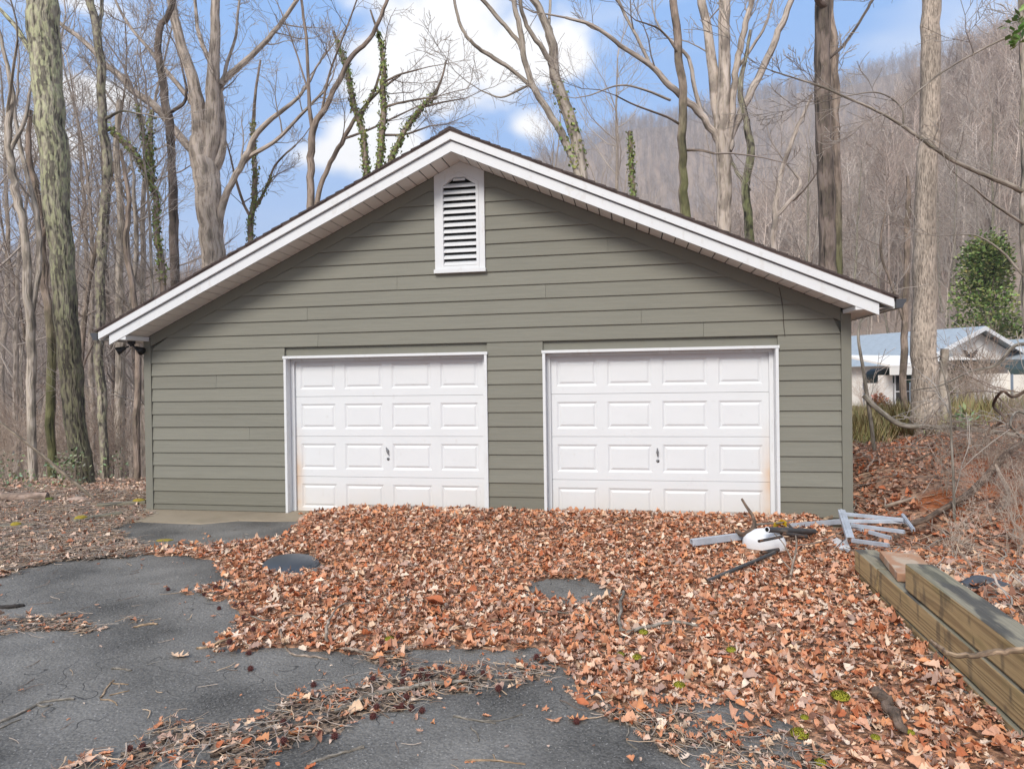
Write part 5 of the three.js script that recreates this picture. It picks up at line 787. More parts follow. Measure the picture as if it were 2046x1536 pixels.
hero('middle upright stem of the ivy-wrapped clump left of the roof peak', 17.2, 'dark', 'brown', [[[755, 460, 7], [757, 335, 7], [764, 255, 6.5], [766, 164, 5.5], [764, 109, 4], [757, 73, 3], [740, 20, 2]], [[764, 215, 3], [800, 205, 2.5], [850, 196, 2]], [[765, 165, 2.5], [795, 150, 2.2], [838, 138, 1.6]], [[762, 270, 3], [810, 268, 2.5], [858, 252, 1.8]]], { twigs: 1.3, level: 2, twigLen: 1.2, ivy: [[0.1, 0.85, 190], null, null, null] });
hero('right leaning stem of the ivy-wrapped clump left of the roof peak', 17, 'dark', 'brown', [[[762, 420, 6], [779, 325, 6], [804, 270, 5.5], [833, 226, 5], [863, 193, 4], [880, 165, 2.5], [892, 120, 1.5]], [[840, 215, 3], [880, 205, 2], [930, 196, 1.3]]], { twigs: 1.2, level: 2, twigLen: 1.1, ivy: [[0, 0.72, 170], null] });
hero('twin-stemmed tree with patchy bark just right of the roof peak', 14.5, 'pale', 'grey', [
  [[1180, 560, 14], [1166, 365, 12], [1140, 237, 12.5], [1121, 190, 12], [1106, 138, 11], [1104, 91, 10], [1085, 33, 8], [1060, -10, 7], [1040, -60, 6]],
  [[1166, 400, 10], [1150, 330, 9], [1129, 280, 9], [1085, 204, 7.5], [1059, 160, 7], [1045, 95, 6.5], [1035, 40, 6], [1022, -20, 5], [1010, -70, 4]],
  [[1068, 178, 5], [1019, 135, 4.5], [980, 112, 4.5], [950, 92, 4], [928, 66, 4], [912, 25, 3.5], [904, -20, 3]],
  [[1047, 105, 5], [1030, 75, 5], [1008, 50, 4.5], [985, 22, 4.5], [955, -10, 4]],
  [[1112, 150, 6], [1085, 100, 5.5], [1052, 50, 5], [1040, 10, 4.5], [1036, -50, 4]], [[1095, 60, 4], [1100, 10, 3.5], [1096, -40, 3]], [[1062, 165, 3], [1040, 178, 2.5], [1000, 194, 2], [960, 180, 1.5]]], { twigs: 0.45, level: 2, twigLen: 1.4, ivy: [[0.16, 0.42, 70], [0.05, 0.3, 60]] });
hero('thin dark trunk with mossy foot right of the roof peak', 13.5, 'dark', 'brown', [[[1376, 640, 12], [1370, 441, 11], [1365, 352, 9.5], [1364, 234, 9], [1359, 117, 8.5], [1343, -10, 7.5], [1338, -70, 7]], [[1364, 300, 3.5], [1400, 300, 3], [1428, 307, 2.5]], [[1362, 250, 3], [1330, 232, 2.5], [1270, 210, 2], [1230, 190, 1.5]], [[1358, 110, 2.5], [1320, 60, 2], [1270, 40, 1.4]]], { twigs: 0.4, level: 2, mossTo: 0.7 });
hero('large pale multi-stemmed tree behind the right roof slope', 15, 'pale', 'pale', [
  [[1448, 700, 17], [1447, 469, 16], [1446, 352, 15], [1443, 273, 15], [1446, 195, 14], [1447, 120, 12], [1447, 40, 12], [1450, -70, 11]],
  [[1442, 300, 12], [1433, 219, 12], [1424, 140, 12], [1416, 70, 11], [1406, 20, 10], [1394, -50, 9]],
  [[1455, 300, 8], [1466, 176, 8], [1476, 110, 7.5], [1484, 70, 7], [1500, 10, 6], [1510, -50, 5]],
  [[1456, 300, 9], [1466, 262, 9], [1495, 195, 8.5], [1527, 129, 8], [1556, 62, 7.5], [1586, -10, 6.5], [1600, -60, 6]],
  [[1440, 290, 9], [1421, 258, 8], [1400, 228, 8], [1372, 200, 7.5], [1339, 172, 7], [1300, 129, 6], [1240, 90, 5], [1180, 50, 4], [1130, 35, 3]],
  [[1402, 228, 5], [1385, 160, 4.5], [1376, 115, 4], [1340, 80, 3]], [[1300, 130, 4], [1265, 60, 3.5], [1230, -10, 3]], [[1472, 140, 4], [1500, 100, 3.5], [1530, 50, 3], [1545, 0, 2.5]], [[1340, 200, 3], [1290, 180, 2.5], [1240, 170, 2], [1180, 190, 1.5]]], { twigs: 0.6, level: 2, twigLen: 1.5 });
hero('mossy bent trunk leaning against the large pale multi-stemmed tree', 14.4, 'lichen', 'grey', [[[1512, 620, 10], [1501, 492, 10], [1492, 391, 9], [1500, 293, 8.5], [1488, 234, 7], [1478, 180, 6], [1490, 120, 4], [1500, 60, 3]], [[1497, 380, 5], [1470, 340, 4], [1456, 305, 3]]], { twigs: 0.4, mossTo: 0.6, level: 2 });
hero('stout dark trunk with pale lichen spots above the right roof slope', 13, 'dark', 'dark', [[[1662, 760, 19], [1655, 555, 17], [1651, 391, 16.5], [1646, 273, 16], [1644, 117, 15.5], [1646, -10, 16], [1650, -80, 16]], [[1650, 20, 9], [1636, -10, 8], [1620, -50, 7]], [[1652, 120, 4], [1690, 85, 3.5], [1720, 40, 3], [1744, 0, 3]]], { twigs: 0.2, level: 2 });
hero('thinner brown trunk tight behind the stout dark trunk', 15.4, 'pale', 'brown', [[[1678, 760, 11], [1674, 560, 10], [1672, 391, 9], [1668, 280, 9], [1668, 120, 9], [1660, 20, 8], [1656, -60, 8]]], { twigs: 0.5, level: 2, mossTo: 0.4 });
hero('tall shaggy pale-barked trunk beyond the right corner of the garage', 11.8, 'flaky', 'flaky', [[[1854, 890, 36, 0], [1850, 850, 28], [1848, 760, 25], [1848, 600, 22.5], [1850, 469, 21], [1855, 312, 20], [1858, 156, 18.5], [1862, 0, 18], [1864, -90, 17]]], { twigs: 0 });
hero('broken grey snag beside the shaggy pale-barked trunk', 12.2, 'pale', 'grey', [[[1888, 890, 11], [1884, 800, 10], [1886, 730, 9], [1889, 697, 8]]], { twigs: 0, name: 'tree_snag', category: 'snag' });
hero('thin dark tree at the right edge with a long low sweeping branch', 10.2, 'dark', 'grey', [
  [[2062, 900, 10], [2056, 640, 9], [2050, 420, 8], [2046, 200, 7], [2042, 60, 6], [2040, -60, 5]],
  [[2050, 384, 6], [2010, 366, 5.5], [1960, 345, 5], [1905, 320, 4.5], [1860, 290, 4], [1815, 258, 3.6], [1760, 225, 3], [1700, 198, 2.6], [1640, 172, 2.2], [1570, 150, 1.6], [1525, 135, 1.0]],
  [[2046, 60, 3.5], [2000, 80, 3], [1950, 105, 2.6], [1890, 140, 2.2], [1850, 170, 1.9], [1806, 208, 1.6]],
  [[1806, 252, 2], [1802, 215, 1.8], [1760, 186, 1.6], [1700, 190, 1.3], [1640, 205, 1]], [[2052, 450, 3.5], [2010, 424, 3], [1970, 395, 2.4], [1940, 370, 1.6]], [[2054, 560, 3], [2000, 500, 2.5], [1950, 470, 1.8], [1900, 470, 1.2]]], { twigs: 0.9, level: 2, twigLen: 1.0 });
hero('crooked grey-brown tree at the left edge of the photo', 13.6, 'pale', 'grey', [[[70, 1020, 9], [62, 800, 9], [58, 620, 9], [50, 480, 8], [36, 400, 8], [22, 330, 7.5], [14, 260, 7], [24, 190, 5], [12, 120, 4], [-10, 40, 3]], [[60, 640, 6], [78, 520, 6], [70, 420, 6], [46, 320, 5], [30, 240, 4]], [[20, 300, 5], [50, 230, 4], [62, 170, 3], [84, 110, 2.5]], [[14, 230, 4], [24, 150, 3], [34, 80, 2.4]]], { twigs: 0.9, level: 2, twigLen: 1.4 });
hero('dark leaning trunk between the left edge tree and the lichen-covered trunk', 15, 'dark', 'brown', [[[108, 1010, 9], [100, 850, 9], [100, 640, 9], [88, 560, 8], [82, 470, 7.5], [70, 380, 7], [56, 300, 6], [60, 220, 4]], [[82, 480, 5], [96, 430, 4], [104, 370, 3]]], { twigs: 0.6, level: 2, mossTo: 0.4 });
hero('pale grey double trunk left of the garage corner', 17, 'pale', 'grey', [[[240, 1010, 10], [238, 860, 10], [240, 700, 9], [236, 560, 8], [240, 420, 7], [232, 300, 6], [238, 200, 5]], [[238, 720, 7], [262, 600, 6], [272, 480, 5], [266, 380, 4]]], { twigs: 0.9, level: 2 });
hero('slender brown trunk just left of the garage wall', 13.2, 'dark', 'brown', [[[276, 1016, 7], [272, 860, 7], [276, 700, 6.5], [268, 600, 6], [252, 500, 5.5], [256, 400, 4.5], [240, 300, 3.5]]], { twigs: 0.9, level: 2 });
hero('lone ivy-covered pole-like trunk right of the twin-stemmed tree', 19, 'dark', 'brown', [[[1268, 560, 5], [1266, 400, 5], [1261, 330, 4.5], [1258, 262, 3.5]]], { twigs: 0.2, level: 1, ivy: [[0, 1, 190]] });
hero('pale dead forked tree with broken light limbs above the right roof slope', 17.5, 'pale', 'pale', [[[1548, 560, 8], [1545, 480, 7], [1552, 400, 6], [1575, 300, 5], [1600, 240, 4], [1622, 190, 3]], [[1552, 430, 5], [1580, 400, 4.5], [1600, 365, 4], [1588, 345, 3]], [[1585, 400, 3.5], [1606, 380, 3]]], { twigs: 0.6, level: 2 });
hero('slim brown tree with hanging dead leaves left of the shaggy trunk', 16, 'dark', 'brown', [[[1808, 860, 7], [1806, 700, 7], [1812, 560, 6], [1814, 460, 6], [1815, 400, 5], [1814, 352, 3]], [[1806, 640, 3.5], [1780, 560, 3], [1760, 500, 2.5], [1770, 420, 2]]], { twigs: 1.1, level: 2 });

// woods: a few grown kinds, every tree of them a thing
function grow(seed, h, r0, tint, bark, low) {
  const r = rng(seed), o = new THREE.Group(), P = [], R = [], n = 14; let p = V(0, -0.4, 0), d = V((r() - 0.5) * 0.12, 1, (r() - 0.5) * 0.12).normalize();
  for (let k = 0; k <= n; k++) { P.push(p.clone()); R.push(r0 * (k === 0 ? 1.35 : 1) * (1 - 0.82 * Math.pow(k / n, 1.2))); d = jitter(d, 0.09, r); d.y += 0.12; d.normalize(); p = p.clone().addScaledVector(d, (h + 0.4) / n); }
  const m = new MB(true), col = TINT[tint]; m.tube(P, R, 9, { rough: 0.16, vs: 0.55, col: (k, a, q) => col.map((c) => c * (0.8 + 0.4 * fbm(q.x + Math.cos(a), q.y, q.z + Math.sin(a), 2))) }); part('trunk', m.geo(), BARK[bark], o);
  const cr = new MB(true); for (let k = Math.floor(low * n); k < n; k++) for (let i = 0; i < (k > n * 0.6 ? 3 : 2); i++) twig(cr, P[k].clone().lerp(P[k + 1], r()), jitter(d, 0.75 + 0.4 * r(), r), h * (0.16 + 0.16 * r()) * (1.15 - 0.6 * k / n), R[k] * 0.42, 2, r, col.map((c) => c * 0.7), 0.2);
  twig(cr, P[n], d, h * 0.15, R[n], 2, r, col); part('crown', cr.geo(), BARK.twig, o); return o;
}
{
  const kinds = [grow(1, 17, 0.14, 'pale', 'pale', 0.3), grow(2, 20, 0.17, 'grey', 'lichen', 0.42), grow(3, 15, 0.09, 'brown', 'dark', 0.25), grow(4, 22, 0.19, 'flaky', 'flaky', 0.45), grow(5, 13, 0.075, 'grey', 'pale', 0.2), grow(6, 18, 0.12, 'dark', 'dark', 0.35)];
  const adj = ['pale pinkish', 'grey lichen-stained', 'thin brown', 'tall shaggy pale', 'slender grey', 'dark straight'], usedKind = kinds.map(() => false), r = rng(404);
  const plant = (x, z, k, where, s = 1) => { const o = usedKind[k] ? kinds[k].clone() : kinds[k]; usedKind[k] = true; o.name = numbered('bare_tree'); o.position.set(x, H(x, z) - 0.05, z); o.rotation.y = r() * 6.283; o.scale.setScalar(s * (0.85 + 0.35 * r())); scene.add(o); tag(o, `${adj[k]} bare tree standing in ${where}`, 'tree', `${adj[k]} bare trees in ${where}`); };
  const scatter = (n, u0, u1, d0, d1, where, gap, s = 1) => { const done = []; let tries = 0; while (done.length < n && tries++ < n * 40) { const u = lerp(u0, u1, r()), d = d0 + (d1 - d0) * Math.pow(r(), 0.8), q = at(u, 768, d), [lx, lz] = toGarage(q.x, q.z); if (lz > -11 && lx > -5.6 && lx < 5.4) continue; if (done.some(([x, z]) => Math.hypot(x - q.x, z - q.z) < gap)) continue; done.push([q.x, q.z]); plant(q.x, q.z, Math.floor(r() * kinds.length), where, s); } };
  scatter(30, -120, 330, 14, 38, 'the woods left of the garage', 0.8, 0.72);
  scatter(20, -120, 900, 34, 62, 'the woods behind the left roof slope', 1.6, 0.72);
  scatter(9, 920, 1500, 26, 46, 'the woods behind the right roof slope', 1.8, 0.85);
  scatter(14, 1500, 2150, 52, 64, 'the woods behind the white house', 1.6, 0.95);
  scatter(70, 950, 2150, 60, 110, 'the lower hillside on the right', 2.2);
}
// the far woods, which read as one mass
let lotsOut, brushOut;
{
  const far = (seed, h, low, sides, nb, lv, colr) => { const r = rng(seed), m = new MB(true), P = []; let p = V(0, -0.6, 0), d = V(0, 1, 0); for (let k = 0; k <= 5; k++) { P.push(p.clone()); d = jitter(d, 0.07, r); d.y += 0.1; d.normalize(); p = p.clone().addScaledVector(d, h / 5); } m.tube(P, P.map((_, k) => h * 0.0085 * (1 - 0.16 * k)), sides, { col: colr, cap: false }); for (let b = 0; b < nb; b++) { const f = low + (1 - low) * b / nb, i = Math.min(4, Math.floor(f * 5)), q = P[i].clone().lerp(P[i + 1], f * 5 - i); const e = jitter(V(0, 1, 0), 0.6 + 0.5 * r(), r), L = h * (0.12 + 0.17 * r()) * (1.25 - 0.7 * f), tip = q.clone().addScaledVector(e, L).add(V(0, L * 0.2, 0)); m.tube([q, q.clone().lerp(tip, 0.5).add(V(0, -L * 0.04, 0)), tip], [h * 0.0030, h * 0.0020, h * 0.0009], 3, { col: colr, cap: false }); for (let c = 0; c < lv; c++) { const q2 = q.clone().lerp(tip, 0.3 + 0.7 * c / lv), e2 = jitter(e, 0.6 + 0.4 * r(), r), t2 = q2.clone().addScaledVector(e2, L * (0.35 + 0.3 * r())); m.tube([q2, t2], [h * 0.0014, h * 0.0006], 3, { col: mix3(colr, BUD, 0.25), cap: false }); } } return m.geo(); };
  const lots = (name, label, protos, n, spot, tints, sc) => {
    const r = rng(name.length * 7 + 1), L = protos.map(() => []); for (let k = 0; k < n; k++) { const q = spot(r); if (!q) continue; L[Math.floor(r() * protos.length)].push(q); }
    const o = thing(name, label, 'woods'); o.userData.kind = 'stuff'; const c = new THREE.Color(), q4 = new THREE.Quaternion(), m4 = new THREE.Matrix4();
    protos.forEach((g, k) => { const im = new THREE.InstancedMesh(g, BARK.twig, L[k].length); L[k].forEach(([x, z], i) => { const s = sc * (0.7 + 0.6 * r()); q4.setFromEuler(new THREE.Euler((r() - 0.5) * 0.12, r() * 6.283, (r() - 0.5) * 0.12)); m4.compose(V(x, H(x, z), z), q4, V(s, s * (0.9 + 0.3 * r()), s)); im.setMatrixAt(i, m4); const t = tints[Math.floor(r() * tints.length)], g2 = 0.75 + 0.5 * r(); im.setColorAt(i, c.setRGB(t[0] * g2, t[1] * g2, t[2] * g2)); }); im.name = 'tree_layer'; im.userData.kind = 'stuff'; im.castShadow = im.receiveShadow = true; o.add(im); });
  };
  const W1 = [1, 1, 1], near = [far(11, 17, 0.35, 6, 26, 6, W1), far(12, 20, 0.45, 6, 26, 6, W1), far(13, 14, 0.25, 5, 24, 6, W1), far(14, 19, 0.5, 6, 22, 6, W1)], tiny = [far(21, 16, 0.25, 3, 26, 3, W1), far(22, 18, 0.35, 3, 26, 3, W1), far(23, 14, 0.2, 3, 24, 3, W1)];
  const polar = (u0, u1, d0, d1, pw) => (r) => { const d = d0 + (d1 - d0) * Math.pow(r(), pw), s = (lerp(u0, u1, r()) - 1023) / FPX; return [s * d, -d]; };
  const greys = [[0.46, 0.37, 0.32], [0.56, 0.47, 0.41], [0.34, 0.27, 0.23], [0.50, 0.40, 0.34], [0.64, 0.56, 0.50]];
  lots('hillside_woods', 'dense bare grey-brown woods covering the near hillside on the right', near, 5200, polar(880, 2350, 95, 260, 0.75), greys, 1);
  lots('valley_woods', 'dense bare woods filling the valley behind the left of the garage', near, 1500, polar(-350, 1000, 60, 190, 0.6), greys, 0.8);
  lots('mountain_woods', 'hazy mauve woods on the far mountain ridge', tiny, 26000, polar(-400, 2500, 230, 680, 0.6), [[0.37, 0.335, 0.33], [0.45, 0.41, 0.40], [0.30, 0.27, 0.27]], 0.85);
  // thin saplings and brush in the middle distance
  const brush = []; for (let k = 0; k < 3; k++) { const r = rng(51 + k), m = new MB(true); for (let i = 0; i < 7; i++) twig(m, V((r() - 0.5) * 0.6, -0.1, (r() - 0.5) * 0.6), jitter(V(0, 1, 0), 0.35 * r(), r), 1.3 + 1.6 * r(), 0.008 + 0.008 * r(), 2, r, [1, 1, 1], 0.1); brush.push(m.geo()); }
  const bs = (r) => { const k = r(); let u, d; if (k < 0.3) { u = lerp(-150, 300, r()); d = lerp(15, 40, r()); } else if (k < 0.42) { u = lerp(1710, 2150, r()); d = lerp(11, 30, r()); if (r() < 0.75) return null; } else { u = lerp(300, 2150, r()); d = lerp(50, 90, r()); } const s = (u - 1023) / FPX, x = s * d, z = -d, [lx, lz] = toGarage(x, z); return lx > -5.3 && lx < 5.4 && lz > -9.5 ? null : [x, z]; };
  lotsOut = lots; brushOut = brush;
  lots('brush', 'tangle of thin bare saplings and brush under the trees', brush, 190, bs, [[0.48, 0.39, 0.32], [0.56, 0.47, 0.39], [0.36, 0.28, 0.23]], 0.8);
}
lotsOut('bank_brush', 'tangled thin grey twigs and dead stems growing on the clay bank', brushOut, 40, (r) => { const u = lerp(1780, 2140, Math.pow(r(), 0.4)), d = lerp(6.2, 10.5, r()), q = at(u, 768, d), [lx, lz] = toGarage(q.x, q.z); return lz > 2 && lx < 5.2 ? null : [q.x, q.z]; }, [[0.46, 0.38, 0.32], [0.56, 0.48, 0.40], [0.34, 0.26, 0.21]], 0.2);
// dry grass between the bank and the house
{
  const r = rng(88), m = new MB(true); for (let k = 0; k < 46; k++) { const a = r() * 6.283, q = 0.25 * Math.sqrt(r()), b = V(Math.cos(a) * q, -0.03, Math.sin(a) * q), t = b.clone().add(V((r() - 0.5) * 0.4, 0.22 + 0.3 * r(), (r() - 0.5) * 0.4)), s = V(0.006, 0, 0.004), n = V(0, 1, 0), c = [0.8 + 0.4 * r(), 0.8 + 0.4 * r(), 0.8], k0 = m.vert(b.clone().sub(s), n, 0, 0, c); m.vert(b.clone().add(s), n, 0, 0, c); m.vert(t, n, 0, 0, c); m.i.push(k0, k0 + 1, k0 + 2); }
  lotsOut('dry_grass', 'straw-coloured dry grass and weeds between the bank and the white house', [m.geo()], 900, (q) => { const u = lerp(1690, 2300, q()), d = lerp(11.5, 33, Math.pow(q(), 1.4)), p = at(u, 768, d), [lx, lz] = toGarage(p.x, p.z); return lx < 5.2 && lz > -10 ? null : [p.x, p.z]; }, [[0.46, 0.36, 0.20], [0.38, 0.30, 0.17], [0.50, 0.42, 0.28], [0.32, 0.27, 0.12]], 1);
}
// green shrubs
function shrub(name, label, pos, sx, sy, n, s, cols, seed, category = 'shrub', stems = 5) {
  const r = rng(seed), o = thing(name, label, category, null, pos.clone()), m = new MB(true), st = new MB(true);
  for (let i = 0; i < stems; i++) { const e = V((r() - 0.5) * sx * 1.1, sy * (0.6 + 0.4 * r()), (r() - 0.5) * sx * 1.1); const P = [V((r() - 0.5) * 0.1, -0.1, 0), e.clone().multiplyScalar(0.5).add(V((r() - 0.5) * 0.1, 0, 0)), e]; st.tube(P, [0.02 * sy / 2, 0.014 * sy / 2, 0.006 * sy / 2], 5, { col: TINT.brown }); }
  const cl = []; for (let c = 0; c < (category === 'tree' ? 70 : 30); c++) { const a = r() * 6.283, y = r(), w = category === 'tree' ? 1.15 - 1.0 * y * y : Math.sin(Math.PI * clamp(y * 0.85 + 0.12, 0, 1)); cl.push([V(Math.cos(a) * sx * 0.75 * w * Math.sqrt(r()), sy * (0.08 + 0.86 * y), Math.sin(a) * sx * 0.75 * w * Math.sqrt(r())), 0.6 + 0.7 * r()]); }
  for (let k = 0; k < n; k++) { const [c, g0] = cl[Math.floor(r() * cl.length)], d = V(r() - 0.5, r() - 0.5, r() - 0.5).normalize(), p = c.clone().addScaledVector(d, sx * (category === 'tree' ? 0.12 + 0.34 * Math.cbrt(r()) * g0 : 0.42 * Math.cbrt(r()))), u = jitter(V(d.x, 0.3, d.z).normalize(), 0.7, r).multiplyScalar(s * (0.7 + 0.6 * r())), v = u.clone().cross(jitter(V(0, 1, 0), 0.6, r)).normalize().multiplyScalar(s * 0.32), col = cols[Math.floor(r() * cols.length)].map((q) => q * g0 * (0.8 + 0.4 * r())), nn = u.clone().cross(v).normalize(); if (nn.y < 0) nn.negate(); const k0 = m.vert(p, nn, 0, 0, col); m.vert(p.clone().addScaledVector(u, 0.5).add(v), nn, 0, 0, col); m.vert(p.clone().add(u), nn, 0, 0, col); m.vert(p.clone().addScaledVector(u, 0.5).sub(v), nn, 0, 0, col); m.i.push(k0, k0 + 1, k0 + 2, k0, k0 + 2, k0 + 3); }
  st.put('stem', BARK.twig, o); m.put('foliage', M.green, o); return o;
}
const onH = (u, d) => { const q = at(u, 768, d); return V(q.x, H(q.x, q.z), q.z); };
{
  const G1 = [[0.10, 0.15, 0.03], [0.16, 0.20, 0.05], [0.06, 0.10, 0.02]], G2 = [[0.24, 0.30, 0.16], [0.30, 0.34, 0.22], [0.18, 0.24, 0.10]];
  const p = at(1972, 668, 50); shrub('evergreen_tree', 'green bushy evergreen tree rising behind the white house gable', V(p.x, p.y - 1.0, p.z), 2.5, 8.4, 7500, 0.30, [[0.20, 0.26, 0.07], [0.27, 0.31, 0.10], [0.11, 0.16, 0.04]], 61, 'tree', 4);
  const b = at(1913, 812, 34); shrub('evergreen_shrub', 'dark green shrub beside the white house doorway', V(b.x, b.y, b.z), 0.75, 2.1, 1500, 0.2, G1, 62);
  const c = at(1758, 812, 24); shrub('rusty_shrub', 'small rust-red dry shrub in front of the white house windows', V(c.x, c.y - 0.3, c.z), 0.35, 0.75, 700, 0.1, [[0.28, 0.10, 0.05], [0.36, 0.16, 0.08]], 63);
  for (const [u, v, d, sx, sy, n, l, k] of [[135, 960, 12.2, 0.5, 1.0, 300, 'pale green leafy sapling in front of the lichen-covered trunk', 64], [20, 950, 12.5, 0.45, 0.9, 220, 'pale green sapling at the left photo edge', 65], [70, 1000, 11.8, 0.4, 0.6, 220, 'low pale green bush above the fallen log', 66], [228, 940, 14, 0.35, 1.0, 130, 'sparse pale green sapling left of the garage wall', 67]]) { const q = at(u, v, d); shrub('leafy_sapling', l, V(q.x, q.y - sy * 0.5, q.z), sx, sy, n, 0.07, G2, k); }
  const q = at(1925, 836, 9.5); shrub('bright_sapling', 'small bright green sapling leaves on the bank before the parking pad', V(q.x, q.y - 0.12, q.z), 0.16, 0.25, 40, 0.11, [[0.28, 0.40, 0.16], [0.36, 0.46, 0.22]], 68);
  const h = at(2034, 62, 8.6); shrub('green_twig', 'bright green leaves of a twig hanging in the top right corner', V(h.x, h.y - 0.22, h.z), 0.13, 0.5, 46, 0.12, [[0.14, 0.26, 0.06], [0.22, 0.34, 0.10]], 69, 'twig', 2);
}
// fallen branches and roots on the bank
{
  const lay = (label, pts, col, d0, name = 'fallen_branch') => { const W = pts.map(([u, v, d]) => at(u, v, d)), o = thing(name, label, 'branch', null, W[0].clone()), m = new MB(true), r = rng(pts[0][0]), [a, b] = path(W.map((p, k) => [p.clone().sub(W[0]), pts[k][3] * pts[k][2] / FPX]), 5); m.tube(a, b, 8, { col: STICKCOL[col], rough: 0.35 }); m.put('stem', stickMat, o); const t = new MB(true); for (let k = 3; k < a.length - 2; k++) if (r() < (d0 ?? 0.35)) twig(t, a[k], jitter(a[k + 1].clone().sub(a[k]).normalize(), 0.9, r), 0.5 + 0.6 * r(), 0.008, 1, r, STICKCOL[col], 0.05); if (t.count) t.put('twigs', BARK.twig, o); };
  lay('long dead limb sagging across the shaggy trunk foot', [[1726, 790, 10.2, 5], [1760, 822, 10.1, 5], [1800, 848, 10.0, 5], [1850, 853, 9.9, 5], [1910, 855, 9.8, 5], [1980, 862, 9.7, 5], [2060, 874, 9.6, 5]], 'grey', 0.4);
  lay('dark sloping limb leaning down the clay bank', [[2060, 872, 8.4, 6], [2010, 910, 8.1, 6], [1965, 960, 7.7, 6], [1930, 992, 7.5, 6], [1880, 1020, 7.2, 5], [1840, 1042, 7.0, 5], [1806, 1050, 6.9, 4]], 'brown', 0.3);
  lay('pale barkless log along the top of the bank', [[1700, 914, 10.8, 6], [1760, 902, 10.6, 6], [1830, 896, 10.4, 5], [1900, 902, 10.2, 5], [1990, 898, 9.8, 6], [2070, 878, 9.4, 7]], 'pale', 0.3);
  lay('crooked pale root hanging from the clay bank', [[1990, 930, 7.9, 4], [2004, 958, 7.7, 4], [2016, 984, 7.5, 4], [2010, 1010, 7.3, 3], [1990, 1030, 7.2, 2]], 'pale', 0.2, 'root');
  lay('thin brown branch lying on the leafy bank face', [[1724, 932, 9.6, 3], [1770, 930, 9.3, 3], [1820, 922, 9.0, 3], [1862, 905, 8.9, 2]], 'brown', 0.3);
  lay('short pale stick on the shaded bank leaves', [[1770, 1012, 7.9, 3.5], [1800, 1002, 7.8, 3], [1830, 994, 7.8, 2.5]], 'pale', 0.2);
  lay('upright thin sapling stem in front of the clay bank', [[1908, 1046, 7.2, 3], [1906, 960, 7.2, 2.6], [1902, 880, 7.2, 2.4], [1898, 800, 7.2, 2], [1880, 720, 7.3, 1.2]], 'grey', 0.12, 'sapling_stem');
  lay('tangled crooked vine hanging at the right edge above the bank', [[2066, 770, 8.2, 3], [2030, 792, 8.3, 3], [2004, 782, 8.0, 3], [1986, 812, 8.4, 2.6], [2008, 838, 8.1, 2.6], [1978, 858, 8.3, 2.4], [1962, 892, 8.1, 2]], 'brown', 0.35, 'vine');
  lay('second thin vine twisting below the tangled crooked vine', [[2066, 836, 8.0, 2.4], [2036, 822, 8.2, 2.2], [2020, 850, 7.9, 2.2], [2044, 880, 8.1, 2], [2012, 900, 7.9, 1.6]], 'grey', 0.35, 'vine');
  lay('knotty bare branch reaching in over the carport', [[2070, 690, 8.6, 4], [2030, 690, 8.6, 3.4], [1990, 730, 8.7, 2.8], [1940, 742, 8.8, 2.2], [1880, 770, 8.9, 1.6], [1820, 780, 9.0, 1]], 'grey', 0.12, 'bare_bough');
  lay('slim grey sapling bent beside the garage corner', [[1748, 900, 10.2, 4], [1738, 820, 10.2, 3.8], [1726, 740, 10.2, 3.4], [1716, 660, 10.3, 2.6], [1740, 600, 10.4, 1.6]], 'grey', 0.25, 'sapling_stem');
}
